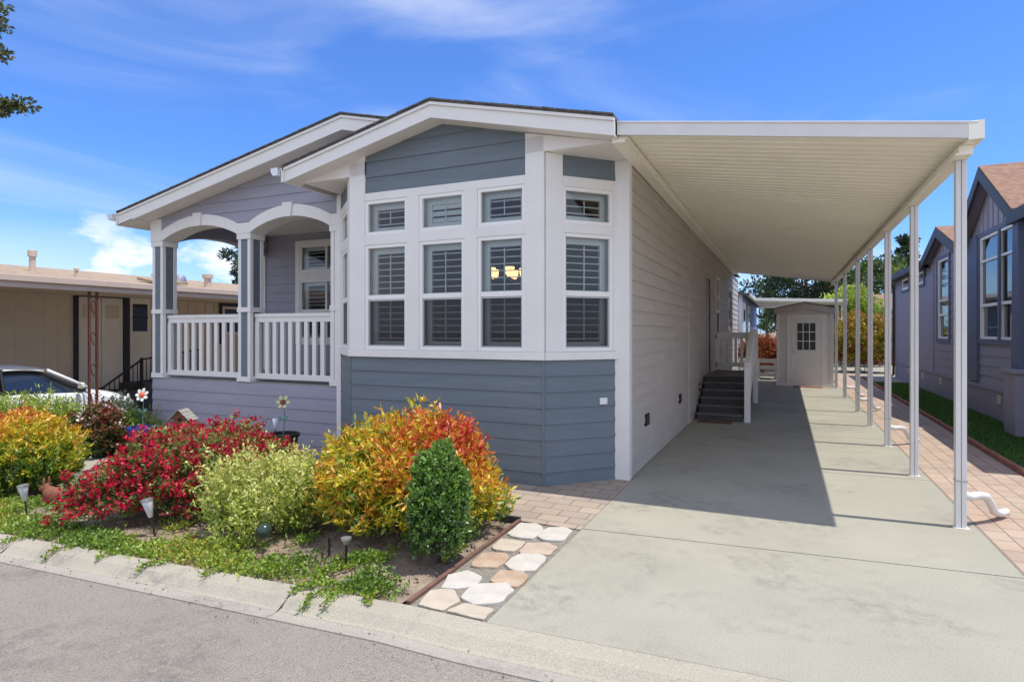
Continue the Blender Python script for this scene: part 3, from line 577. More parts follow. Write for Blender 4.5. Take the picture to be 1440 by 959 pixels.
fo = fa.build('fascia', WHITE, H); so.build('soffit', WHITE, H)
g_ = MB(); 
for x, z, y0, y1 in ((-9.80, 3.37, 6.04, 22.9), (-5.70, 3.50, 5.48, 6.4)): g_ = MB(); g_.prism([(x-.02, y0, z), (x+.055, y0, z), (x+.055, y0, z+.10), (x-.06, y0, z+.10), (x-.06, y0, z+.05)], (0, y1-y0, 0)); g_.build('gutter', GALV, H, .004)
s = MB(); s.box(-9.3, -1.6, 22.5, 22.55, 0, 3.5); s.build('rear_wall', GRAY, H)
s = MB(); s.prism([(-9.36, 22.58, 3.4), (-1.6, 22.58, 3.4), (-5.2, 22.58, 4.3)], (0, .02, 0)); s.build('rear_gable', GRAY, H)
# chandelier seen through the bay glass
ch = empty('chandelier', (-3.5, 7.5, 2.32), 'small lit chandelier with warm glass shades hanging inside the bay window', 'chandelier')
s = MB(); s.tube([(-3.5, 7.5, 3.43), (-3.5, 7.5, 2.3)], .012, 6); s.build('stem', BLACK, ch)
for k in range(5):
    a = k*2*math.pi/5+.3; px_, py_ = -3.5+.24*math.cos(a), 7.5+.24*math.sin(a); s = MB(); s.tube([(-3.5, 7.5, 2.36), ((px_-3.5)/2, (py_+7.5)/2, 2.3), (px_, py_, 2.34)], .009, 6); s.build('arm', BLACK, ch)
    s = MB(); s.lathe([(.03, 0), (.055, .03), (.065, .12), (.06, .125), (.02, .01)], (px_, py_, 2.34), 12); s.build('lamp_shade', LAMP, ch)

# ================================================================== CARPORT
CP = empty('carport', (1.3, 5.98, 0), 'long white metal carport awning on slim posts over the concrete driveway', 'carport')
CX0, CX1, CY0, CY1 = -1.465, 1.335, 5.66, 20.4
def cz(x): return 3.60+(x-CX0)*(3.195-3.60)/(CX1-CX0)
p = MB(); y = CY0+.03; prev = None; per = .152; prof = []
while y < CY1-.01:
    prof += [(y, -.105), (y+.012, -.085), (y+.055, -.085), (y+.067, -.105), (y+.108, -.105), (y+.114, -.098), (y+.120, -.105)]; y += per
n = len(prof); p.add([(x, yy, cz(x)+dz) for x in (CX0+.01, CX1-.06) for yy, dz in prof], [(j, n+j, n+j+1, j+1) for j in range(n-1)])
n2 = 4; p.add([(CX0, CY0, cz(CX0)), (CX1, CY0, cz(CX1)), (CX1, CY1, cz(CX1)), (CX0, CY1, cz(CX0))], [(0, 1, 2, 3)])
p.build('roof_panel', CREAM, CP)
f_ = MB()
f_.prism([(CX0, CY1, cz(CX0)), (CX1, CY1, cz(CX1)), (CX1, CY1, cz(CX1)-.125), (CX0, CY1, cz(CX0)-.125)], (0, .03, 0)); f_.build('fascia', POSTM, CP, .003); f_ = MB()
for yy in (CY0-.03,): f_.prism([(CX0, yy, cz(CX0)), (CX1, yy, cz(CX1)), (CX1, yy, cz(CX1)-.125), (CX0, yy, cz(CX0)-.125)], (0, .03, 0))
f_.prism([(CX0, CY0-.04, cz(CX0)+.004), (CX1, CY0-.04, cz(CX1)+.004), (CX1, CY0-.04, cz(CX1)-.012), (CX0, CY0-.04, cz(CX0)-.012)], (0, .06, 0))
f_.build('fascia', POSTM, CP, .003)
g_ = MB(); zb = cz(CX1); g_.box(CX1-.06, CX1-.055, CY0, CY1, zb-.12, zb-.02); g_.box(CX1-.06, CX1+.04, CY0, CY1, zb-.13, zb-.12); g_.box(CX1+.035, CX1+.04, CY0, CY1, zb-.12, zb+.01); g_.box(CX1-.06, CX1+.04, CY0-.035, CY0-.002, zb-.13, zb+.012); g_.build('gutter', CREAM, CP)
bm_ = MB(); bm_.box(1.245, 1.34, CY0+.12, CY1-.05, zb-.205, zb-.131); bm_.box(1.225, 1.245, CY0+.12, CY1-.05, zb-.205, zb-.185); bm_.build('beam', CREAM, CP, .004)
lg = MB(); lg.box(-1.53, -1.40, CY0+.02, CY1, 3.415, 3.475); lg.box(-1.40, -1.375, CY0+.02, CY1, 3.44, 3.47); lg.build('ledger', CREAM, CP, .003)
post0 = None
for y in (5.98, 7.92, 9.80, 11.72, 13.65, 16.45, 19.18):
    q = MB(); x0 = 1.262; zt_ = zb-.206
    q.box(x0, x0+.034, y-.036, y+.036, .0, zt_); q.box(x0+.034, x0+.040, y-.025, y+.025, .0, zt_); q.box(x0+.040, x0+.074, y-.036, y+.036, .0, zt_); q.box(x0-.02, x0+.094, y-.05, y+.05, .0, .006)
    o = q.build('post', POSTM, CP, .004)
    if y in (5.98, 9.80, 13.65, 16.45):
        s = MB(); xb = x0+.074; pts = [(xb-.01, y, .27), (xb+.04, y+.04, .25), (xb+.11, y+.12, .25), (xb+.18, y+.20, .23), (xb+.23, y+.27, .16), (xb+.27, y+.33, .08), (xb+.33, y+.42, .045), (xb+.40, y+.52, .04)]
        fine = []
        for (a, b_) in zip(pts, pts[1:]):
            for k in range(5): fine.append(tuple(a[i]+(b_[i]-a[i])*k/5 for i in range(3)))
        fine.append(pts[-1]); s.tube(fine, [.030+(.0035 if k % 2 else 0) for k in range(len(fine))], 12); s.build('drain_hose', POSTM, o, smooth=True)
        s = MB(); s.box(x0-.004, x0+.078, y-.040, y+.040, .38, .392); s.build('strap', STEEL, o)

# ================================================================== SIDE STEPS
ST = empty('entry_steps', (-1.07, 11.3, 0), 'dark grey wooden side steps with white handrails up to the door under the carport', 'steps')
s = MB()
for i in range(6): s.box(-1.46, -.70, 11.3+.27*i+.02, 12.93, .12*i, .12*i+.095)
s.box(-1.46, -.70, 12.93, 14.48, 0, .614); s.build('stair_flight', STEPM, ST, .004)
for i in range(6):
    s = MB(); s.box(-1.47, -.69, 11.28+.27*i, 11.3+.27*(i+1)+.01 if i < 5 else 14.5, .12*i+.096, .12*(i+1)); s.build('tread', TREAD, ST, .006)
s = MB(); s.box(-.66, -.56, 11.28, 11.38, 0, 1.02); s.build('newel_post', WHITE, ST, .004)
s = MB(); s.box(-.66, -.56, 14.42, 14.52, 0, 1.60); s.build('newel_post', WHITE, ST, .004)
s = MB(); s.bar((-.61, 11.25, 1.02), (-.61, 12.95, 1.60), .09, .05); s.bar((-.61, 11.33, .18), (-.61, 12.95, .80), .04, .12); s.bar((-.61, 12.93, 1.60), (-.61, 14.5, 1.62), .09, .05); s.bar((-.61, 12.93, .80), (-.61, 14.45, .80), .04, .1); hr = s.build('handrail', WHITE, ST, .003)
for i in range(14):
    y = 11.5+.22*i; zr = 1.02+(y-11.3)*.345 if y < 12.95 else 1.6; zl = .18+(y-11.3)*.383 if y < 12.95 else .8
    q = MB(); q.box(-.63, -.59, y-.03, y+.03, zl, zr); q.build('baluster', WHITE, hr)
s = MB(); s.box(-1.46, -.66, 14.42, 14.49, 1.53, 1.58); s.box(-1.46, -.66, 14.44, 14.47, 1.44, 1.53); s.box(-1.46, -1.42, 14.44, 14.47, .80, 1.53); s.box(-1.46, -.66, 14.44, 14.47, .80, .90); lr = s.build('landing_rail', WHITE, ST, .003)
for i in range(6):
    xm = -1.40+.125*i; q = MB(); q.box(xm-.03, xm+.03, 14.445, 14.465, .9, 1.44); q.build('baluster', WHITE, lr)
s = MB(); s.box(-1.42, -.85, 10.95, 11.25, .004, .016); tag(s.build('door_mat', REDW, bevel=.004), 'flat dark red mat on the concrete at the foot of the side steps', 'mat')

# ================================================================== SHED
SH = empty('shed', (.51, 19.45, 0), 'small grey garden shed with low gabled roof at the end of the driveway', 'shed')
sx0, sx1, sy0, sy1 = -.24, 1.255, 19.45, 21.6
s = MB(); s.box(sx0, sx1, sy0, sy1, .08, 2.24); s.prism([(sx0, sy0, 2.24), (sx1, sy0, 2.24), ((sx0+sx1)/2, sy0, 2.42)], (0, sy1-sy0, 0))
s.build('wall', SHEDM, SH)
s = MB()
for i in range(6):
    x = sx0+.02+i*(sx1-sx0-.04)/5
    if not .0 < x < 1.05: s.box(x-.005, x+.005, sy0-.004, sy0+.001, .1, 2.2)
s.box(sx0, sx0+.07, sy0-.018, sy0, .08, 2.12); s.box(sx1-.07, sx1, sy0-.018, sy0, .08, 2.12); s.box(sx0-.01, sx1+.01, sy0-.03, sy0, 0, .08)
s.box(.03, .155, sy0-.025, sy0, .05, 2.085); s.box(.945, 1.07, sy0-.025, sy0, .05, 2.085); s.box(.155, .945, sy0-.024, sy0, 1.99, 2.085); s.build('trim', mat('shed_trim', (.84, .80, .75), .6), SH, .003)
s = MB(); s.box(.158, .942, sy0-.018, sy0, .08, 1.988)
dz = s.build('door', WHITE, SH, .003)
s = MB(); s.box(.30, .80, sy0-.022, sy0-.019, 1.05, 1.85); s.build('pane', mat('shed_glass', (.045, .045, .05), .35, spec=.3), dz)
s = MB()
for i in range(4): x = .30+.5*i/3; s.box(x-.012, x+.012, sy0-.032, sy0-.0225, 1.04, 1.86)
for i in range(4): z = 1.05+.8*i/3; s.box(.29, .81, sy0-.031, sy0-.0225, z-.012, z+.012)
s.build('glazing_bar', WHITE, dz)
s = MB()
for x in (.28, .60):
    for q in ((x, x+.02, .22, .9), (x+.2, x+.22, .22, .9), (x+.02, x+.2, .22, .24), (x+.02, x+.2, .88, .9)): s.box(q[0], q[1], sy0-.024, sy0-.019, q[2], q[3])
s.build('door_panel', WHITE, dz); s = MB(); s.tube([(.21, sy0-.02, 1.0), (.21, sy0-.07, 1.0)], .022, 10); s.box(.19, .23, sy0-.024, sy0-.019, .92, 1.16); s.build('handle', STEEL, dz)
s = MB(); xm = (sx0+sx1)/2
for a, b_ in (((sx0-.06, 2.29), (xm, 2.46)), ((xm, 2.46), (sx1+.06, 2.29))): s.prism(*roof_slab([a, b_], sy0-.10, sy1+.1, .03))
s.build('roof', SHING, SH); s = MB()
for a, b_ in (((sx0-.06, 2.262), (xm, 2.432)), ((xm, 2.432), (sx1+.06, 2.262))): s.prism(*roof_slab([a, b_], sy0-.09, sy0-.06, .16))
s.build('fascia', mat('shed_fascia', (.52, .48, .44), .6), SH)
s = MB(); s.box(.2, .95, 19.0, 19.35, .004, .02); tag(s.build('door_mat', EDGEB, bevel=.005), 'thin brick red mat lying before the shed door', 'mat')

# ================================================================== EDGING, FLAGSTONES, LAWN
s = MB(); s.prism([(-2.065, 4.66, -.1), (-2.065, 4.66, .012), (-2.035, 4.66, .012), (-2.035, 4.66, -.1)], (.02, -1.69, 0)); tag(s.build('wood_edging', REDW, bevel=.003), 'red brown wooden edging strip between the flagstones and the planted soil', 'edging')
s = MB(); s.bar((-2.95, 4.665, -.02), (-2.05, 4.665, -.02), .03, .09); tag(s.build('paver_edging', DARK), 'dark edging strip between the bed soil and the tan pavers by the bay', 'edging')
s = MB(); y = 3.2
while y < 24: s.box(2.405, 2.465, y, y+.235, -.08, .05+rnd.uniform(-.006, .006)); y += .245
tag(s.build('brick_edging', EDGEB, bevel=.006), 'long red brick edging between the paver path and the shaded lawn', 'edging')
stones = [
 [(-2.009, 4.305), (-2.02, 4.591), (-1.882, 4.638), (-1.775, 4.517), (-1.77, 4.279), (-1.954, 4.261)],
 [(-1.768, 4.346), (-1.762, 4.573), (-1.646, 4.634), (-1.553, 4.582), (-1.539, 4.333), (-1.694, 4.281)],
 [(-1.987, 3.991), (-1.995, 4.177), (-1.793, 4.191), (-1.791, 3.974), (-1.928, 3.946)],
 [(-1.771, 4.0), (-1.782, 4.177), (-1.642, 4.26), (-1.533, 4.198), (-1.534, 4.034), (-1.704, 3.945)],
 [(-1.978, 3.657), (-1.993, 3.859), (-1.843, 3.927), (-1.775, 3.857), (-1.778, 3.66), (-1.922, 3.604)],
 [(-1.758, 3.731), (-1.741, 3.956), (-1.582, 4.0), (-1.523, 3.917), (-1.509, 3.718), (-1.631, 3.642)],
 [(-1.729, 3.452), (-1.74, 3.622), (-1.612, 3.686), (-1.52, 3.607), (-1.51, 3.432), (-1.666, 3.392)],
 [(-1.958, 3.228), (-2.019, 3.413), (-1.937, 3.537), (-1.794, 3.482), (-1.773, 3.343), (-1.859, 3.256)],
 [(-1.781, 3.152), (-1.798, 3.353), (-1.607, 3.463), (-1.509, 3.378), (-1.503, 3.201), (-1.661, 3.098)],
 [(-1.961, 2.973), (-1.998, 3.168), (-1.87, 3.243), (-1.757, 3.116), (-1.785, 2.943), (-1.902, 2.944)],
 [(-1.773, 2.924), (-1.717, 3.103), (-1.506, 3.106), (-1.475, 2.92), (-1.655, 2.898)]]
SKIN = [1, 1, 0, 2, 3, 1, 3, 1, 1, 0, 0]
SLAB = ['cream flagstone in the far row, beside the wooden edging', 'white flagstone in the far row, touching the driveway', 'small blush flagstone, second from the pavers along the wooden edging',
        'pinkish flagstone behind the large white one, touching the driveway', 'rusty centred cream flagstone by the wooden edging, level with the boxwood', 'large white flagstone directly behind the orange one',
        'orange flagstone, the most strongly coloured of the strip', 'rounded white flagstone by the wooden edging, right of the boxwood base', 'largest white flagstone, just in front of the orange one',
        'pale flagstone against the kerb in the corner by the wooden edging', 'cream flagstone against the kerb at the front driveway corner']
for pts, si, lb in zip(stones, SKIN, SLAB):
    cx_, cy_ = sum(p[0] for p in pts)/len(pts), sum(p[1] for p in pts)/len(pts); P2 = []
    pts = [(min(p[0], -1.522), max(p[1], 2.965)) for p in pts]; n = len(pts)
    for i in range(n):
        a, b_ = Vector(pts[i]), Vector(pts[(i+1) % n]); c0 = Vector(pts[i-1])
        P2 += [a.lerp(c0, .15), a*.94+(c0+b_)*.03+Vector((rnd.uniform(-.006, .006), rnd.uniform(-.006, .006))), a.lerp(b_, .13)]
        m_ = a.lerp(b_, .5); P2.append(m_+Vector((rnd.uniform(-.014, .014), rnd.uniform(-.014, .014))))
    m = MB(); h_ = .004+rnd.uniform(0, .006); m.prism([(p[0], p[1], -.05) for p in P2], (0, 0, .05+h_)); tag(m.build('flagstone', FLAGS[si], bevel=.006, loc=(cx_, cy_, 0)), lb, 'flagstone', 'flagstones beside the driveway')

# ================================================================== PLANTS
NAND = [(0, .08, .17, .012), (.18, .24, .34, .02), (.36, .66, .58, .03), (.58, .78, .42, .03), (.74, .72, .22, .03), (.88, .62, .06, .03), (1, .55, .03, .03)]
def hue_n(E, hz, g): return .27+.15*np.clip(hz, -.8, 1)+.52*np.clip(E[:, 0]*1.2, -.15, .8)*np.clip(hz+.1, 0, 1)+.12*np.clip(-E[:, 0]*1.3, 0, 1)*np.clip(.8-abs(hz-.3), 0, 1)+g.normal(size=len(hz))*.15
bush('nandina_bush', 'orange, yellow and red nandina bush in front of the blue bay wall', 'bush', (-2.90, 4.2, 0), (.85, .74, .83), 2600, 15, .060, .020, NAND, 11, amp=.09, up=.5, lenf=.34, hue=hue_n, f=4.2, inner=.3)
def hue_n2(E, hz, g): return .20+.34*np.clip(hz, -.6, 1)+.16*np.clip(-E[:, 0], -1, 1)+g.normal(size=len(hz))*.14
bush('nandina_bush', 'yellow and orange nandina bush at the left edge, left of the red flowering bush', 'bush', (-8.3, 3.95, zt(-8.2)), (.92, .72, .86), 2200, 14, .062, .024, NAND, 12, amp=.13, up=.5, lenf=.32, hue=hue_n2, f=4)
BOX = [(0, .03, .075, .010), (.5, .075, .17, .016), (1, .17, .32, .03)]
bush('boxwood', 'small dense dark green clipped boxwood column in front of the orange bush', 'shrub', (-2.20, 3.61, 0), (.222, .222, .83), 2300, 12, .025, .017, BOX, 13, amp=.13, up=.55, lenf=.16, hue_noise=.4, f=5, boxy=.88, inner=.35, material=LEAFG, stems=3, jit=.04, shoots=.015)
REDB = [(0, .04, .08, .015), (.5, .12, .20, .03), (1, .30, .36, .09)]
fl = (1500, .046, .024, [(0, .46, .012, .04), (.6, .64, .02, .07), (1, .52, .07, .06)], lambda E, hz: (hz > -.45), 'flower')
bush('flowering_bush', 'low spreading bush covered in crimson red flowers', 'bush', (-5.26, 4.05, zt(-5.2)), (.64, .95, .76), 2900, 12, .040, .018, REDB, 14, amp=.13, rz=R(-33), up=.35, lenf=.3, hue_noise=.4, f=4, flowers=fl, shoots=.025)
YG = [(0, .14, .22, .02), (.5, .36, .45, .05), (1, .66, .66, .20)]
bush('variegated_shrub', 'loose yellow green variegated shrub between the red and the orange bush', 'shrub', (-4.0, 3.83, zt(-3.9)), (.63, .54, .58), 1100, 15, .038, .019, YG, 15, amp=.30, up=.6, lenf=.55, hue_noise=.45, f=5, inner=.35)
GRB = [(0, .07, .15, .015), (.5, .20, .34, .03), (1, .36, .46, .06)]
bush('green_hedge', 'long bright green feathery hedge in front of the parked white car', 'hedge', (-10.85, 5.15, zt(-11)), (1.9, .75, .86), 2000, 13, .085, .020, GRB, 16, amp=.18, up=.65, lenf=.45, rz=R(35), f=4)
DKR = [(0, .025, .05, .012), (.55, .07, .12, .02), (.80, .12, .13, .025), (1, .24, .06, .03)]
bush('rose_bush', 'dark green rose bush with reddish shoots left of the porch corner', 'bush', (-9.55, 5.75, zt(-9.9)), (.62, .5, .78), 900, 12, .06, .035, DKR, 17, amp=.16, up=.4, lenf=.4, hue_noise=.5,
     flowers=(26, .05, .042, [(0, .75, .70, .62), (1, .8, .76, .72)], lambda E, hz: hz > .45, 'white_rose'))
bush('pale_shrub', 'pale green shrub with small white blooms between the hedge and the rose bush', 'shrub', (-10.0, 6.35, zt(-10.4)), (.6, .45, .82), 500, 12, .06, .022, [(0, .08, .12, .04), (.5, .22, .28, .10), (1, .40, .44, .24)], 18, amp=.22, up=.55, lenf=.45)
# trailing ground cover
g = np.random.default_rng(21)
def cover_density(x, y):
    v = np.zeros_like(x)
    for (cx_, cy_, rx, ry, a) in ((-7.3, 3.18, 1.5, .36, .0), (-6.3, 3.10, 1.1, .26, 0), (-5.0, 3.04, 1.0, .24, 0), (-4.1, 3.10, .8, .33, 0), (-3.35, 3.08, .5, .25, 0), (-8.3, 3.3, 1.6, .45, 0), (-7.2, 3.45, .7, .30, .3), (-2.52, 3.10, .11, .30, -.5), (-2.36, 3.02, .20, .12, -.2), (-2.75, 3.42, .30, .09, .5), (-7.4, 3.62, .6, .22, .2), (-3.9, 3.36, .35, .14, .2)):
        dx, dy = x-cx_, y-cy_; u, w = dx*math.cos(a)+dy*math.sin(a), -dx*math.sin(a)+dy*math.cos(a); v = np.maximum(v, 1.25-(u/rx)**2-(w/ry)**2)
    nz = sum(np.sin(a[0]*3*x+a[1]*3*y+p) for a, p in _w)/2.6
    return v-.06+.46*nz
n = 90000; x = g.uniform(-9.5, -2.12, n); y = g.uniform(2.86, 4.0, n); dn = cover_density(x, y); k = g.random(n) < np.clip((dn-.25)*1.3, 0, .93); k &= (y > 2.945+.0*x) | (g.random(n) < .05)
x, y, dn = x[k], y[k], dn[k]; n = len(x); tuft = .5+.5*np.sin(9*x+2*np.sin(7*y))*np.sin(11*y+x)
z = np.array([zt(a) for a in x])-.005+g.random(n)**1.3*(.025+.05*np.clip(dn, 0, 1)*(.4+.6*tuft)); z = np.where(y < 2.93, np.array([zt(a) for a in x])+.004+g.random(n)*.02-np.where(y < 2.82, .02, 0), z)
D = g.normal(size=(n, 3)); D[:, 2] = np.abs(D[:, 2])*.9+.1
GC = [(0, .07, .15, .012), (.4, .20, .34, .03), (.75, .36, .46, .05), (.92, .56, .48, .06), (1, .48, .24, .05)]
hue_ = np.clip(.45+.25*np.sin(2.1*x+3*np.sin(1.7*y))+g.normal(size=n)*.2, 0, 1)
tag(leaf_mesh('ground_cover', np.stack([x, y, z], 1), D, .030*g.uniform(.6, 1.3, n), .017*g.uniform(.7, 1.2, n), pal(hue_, GC)*g.uniform(.75, 1.2, (n, 1)), LEAF, None, 22), 'low trailing green ground cover between the kerb and the bushes', 'ground cover', kind='stuff')
# runners hanging over the kerb
P = []; Dd = []
for (xa, ya, ang, lg_) in [(-2.55, 3.0, -1.9, .28), (-2.45, 3.0, -1.75, .24), (-2.62, 3.05, -2.3, .3), (-2.3, 3.0, -1.2, .16), (-4.1, 2.95, -2, .2), (-5.2, 2.95, -1.8, .22), (-5.9, 2.95, -1.6, .17), (-6.5, 2.95, -1.7, .2), (-3.6, 2.95, -1.4, .14), (-4.7, 2.95, -1.5, .15), (-2.95, 3.2, -.6, .35), (-2.85, 3.3, -1.3, .4), (-2.75, 3.5, -1.8, .45), (-7.1, 2.95, -1.9, .18), (-2.7, 3.35, -2.1, .42)]:
    for t in np.linspace(0, 1, int(lg_*260)):
        xx, yy = xa+math.cos(ang)*lg_*t+.02*math.sin(8*t), ya+math.sin(ang)*lg_*t; edge = 2.80; zk = zt(xx)+.012-(max(0, edge-yy)*.9 if yy < edge else 0)
        for _ in range(2): P.append((xx+g.normal()*.014, yy+g.normal()*.014, zk+abs(g.normal())*.012)); Dd.append((math.cos(ang)*.6+g.normal()*.7, math.sin(ang)*.6+g.normal()*.7, abs(g.normal())*.6))
P = np.array(P); Dd = np.array(Dd); n = len(P)
tag(leaf_mesh('trailing_runners', P, Dd, .028*g.uniform(.7, 1.2, n), .016, pal(np.clip(.5+g.normal(size=n)*.22, 0, 1), GC)*g.uniform(.8, 1.2, (n, 1)), LEAF, None, 23), 'leafy runners of the ground cover creeping over the kerb', 'ground cover', kind='stuff')
# leaf litter and pebbles on the soil
n = 4200; x = g.uniform(-9.5, -2.12, n); y = g.uniform(2.97, 4.9, n); P = np.stack([x, y, [zt(a)+.006 for a in x]], 1); D = g.normal(size=(n, 3)); D[:, 2] *= .25
tag(leaf_mesh('leaf_litter', P, D, .028*g.uniform(.4, 1.3, n), .014*g.uniform(.5, 1.2, n), pal(g.random(n), [(0, .10, .06, .04), (.4, .28, .17, .10), (.7, .42, .31, .2), (1, .35, .08, .06)]), LEAFM, None, 24), 'dry fallen leaves and petals scattered on the garden soil', 'leaf litter', kind='stuff')
n = 260; x = g.uniform(-9, 1.4, n); y = np.array([yc(a) for a in x])-g.uniform(.17, .40, n); P = np.stack([x, y, [zt(a)-.056 for a in x]], 1); D = g.normal(size=(n, 3)); D[:, 2] *= .2
tag(leaf_mesh('gutter_litter', P, D, .020*g.uniform(.3, 1.3, n), .010*g.uniform(.5, 1.2, n), pal(g.random(n), [(0, .07, .05, .035), (.6, .22, .15, .09), (1, .12, .16, .03)]), LEAFM, None, 26), 'sparse bits of dry leaf and grit along the gutter', 'leaf litter', kind='stuff')
# lawn by the right hand house
n = 70000; x = g.uniform(2.475, 3.5, n); y = 8+(g.random(n)**1.5)*14; P = np.stack([x, y, np.full(n, -.03)], 1); D = g.normal(size=(n, 3))*.55; D[:, 2] = 1
tag(leaf_mesh('lawn', P, D, .055*g.uniform(.6, 1.2, n), .010+.0006*(y-8), pal(g.random(n), [(0, .05, .14, .02), (1, .13, .27, .04)]), LEAF, None, 25), 'strip of mown lawn in the shade of the right hand house', 'lawn', kind='stuff')

# ================================================================== GARDEN ORNAMENTS
def solar(loc, tilt, label):
    e = empty('solar_light', loc, label, 'garden light', 'cone shaped solar lights in the planting bed'); e.rotation_euler = tilt
    def loc_build(m, nm, mt, **k): o = m.build(nm, mt, None, **k); o.parent = e; return o
    m = MB(); m.tube([(0, 0, -.04), (0, 0, .155)], .008, 8); loc_build(m, 'stake', BLACK)
    m = MB(); m.lathe([(.002, .145), (.018, .15), (.042, .275), (.046, .29)], (0, 0, 0), 16); loc_build(m, 'lens', LENSM, smooth=True)
    m = MB(); m.lathe([(.048, .285), (.050, .305), (.03, .312), (.002, .312)], (0, 0, 0), 16); loc_build(m, 'cap', STEEL)
    return e
solar((-6.72, 3.36, zt(-6.7)), (R(3), R(-8), 0), 'leaning cone solar light in front of the brown animal figurine')
solar((-6.75, 3.86, zt(-6.7)), (R(2), R(2), 0), 'upright cone solar light just right of the brown animal figurine, half hidden by red flowers')
solar((-4.86, 3.37, zt(-4.8)), (R(4), R(-14), 0), 'cone solar light leaning in front of the crimson flowering bush')
e = empty('path_light', (-2.78, 3.32, 0), 'tiny black stake light with flat round cap alone on the bare soil', 'garden light')
m = MB(); m.tube([(-2.78, 3.32, -.03), (-2.78, 3.32, .13)], .009, 8); m.build('stake', BLACK, e); m = MB(); m.lathe([(.012, .12), (.036, .155), (.036, .168), (.002, .172)], (-2.78, 3.32, 0), 14); m.build('cap', STEEL, e)
m = MB(); m.tube([(-3.02, 3.42, -.03), (-3.02, 3.42, .10)], .008, 8); m.lathe([(.008, .10), (.014, .105), (.002, .112)], (-3.02, 3.42, 0), 10); tag(m.build('garden_stake', BLACK, loc=(-3.02, 3.42, 0)), 'short black peg in the bare soil left of the tiny stake light', 'stake')
# figurine
bm = bmesh.new()
for (px_, py_, pz_, rx, ry, rz_) in [(.02, 0, .095, .115, .085, .10), (-.05, 0, .12, .075, .065, .085), (-.105, 0, .185, .052, .042, .046), (-.145, 0, .175, .026, .026, .024), (-.085, .025, .255, .014, .012, .055), (-.10, -.025, .25, .014, .012, .055), (.125, 0, .085, .035, .035, .035), (-.09, .04, .03, .045, .022, .03), (-.09, -.04, .03, .045, .022, .03)]:
    bmesh.ops.create_icosphere(bm, subdivisions=3, radius=1, matrix=Matrix.Translation((px_, py_, pz_)) @ Matrix.Diagonal((rx, ry, rz_, 1)))
me = bpy.data.meshes.new('animal_figurine'); bm.to_mesh(me); bm.free(); me.materials.append(CLAY); o = bpy.data.objects.new('animal_figurine', me); COL.objects.link(o); o.location = (-6.93, 3.72, zt(-6.9)-.01); o.rotation_euler = (0, 0, R(24))
rm = o.modifiers.new('remesh', 'REMESH'); rm.mode = 'VOXEL'; rm.voxel_size = .009; rm.use_smooth_shade = True
tag(o, 'small rusty brown rabbit figurine sitting beside the red flowers', 'figurine')
# bird house
bx_, by_ = -6.9, 5.15; e = empty('bird_house', (bx_, by_, zt(-6.9)), 'small weathered bird house with shingled roof behind the crimson bush', 'bird house'); z0 = .42
m = MB(); m.tube([(bx_, by_, -.2), (bx_, by_, z0)], .02, 8); m.build('pole', BARK, e)
m = MB(); ca, sa = math.cos(R(25)), math.sin(R(25)); U = Vector((ca, sa, 0)); V = Vector((-sa, ca, 0)); c0 = Vector((bx_, by_, z0))
m.prism([c0-U*.075-V*.07, c0+U*.075-V*.07, c0+U*.075-V*.07+Vector((0, 0, .10)), c0-V*.07+Vector((0, 0, .175)), c0-U*.075-V*.07+Vector((0, 0, .10))], V*.14); wv = m.build('wall', CLAY, e)
m = MB(); p = c0-V*.071+Vector((0, 0, .08)); m.tube([p+V*.0, p-V*.004], .022, 12); m.build('entry_hole', VOID, wv)
m = MB()
for sgn in (-1, 1):
    for r_ in range(4):
        for k in range(5):
            a = c0+U*sgn*(.005+.033*r_)+Vector((0, 0, .195-.033*r_+.004*rnd.random()))-V*(.11-.045*k); m.ob(a, U*sgn*.042+Vector((0, 0, -.034)), V*.040, Vector((0, 0, .008)))
m.build('roof', WEATH, e)
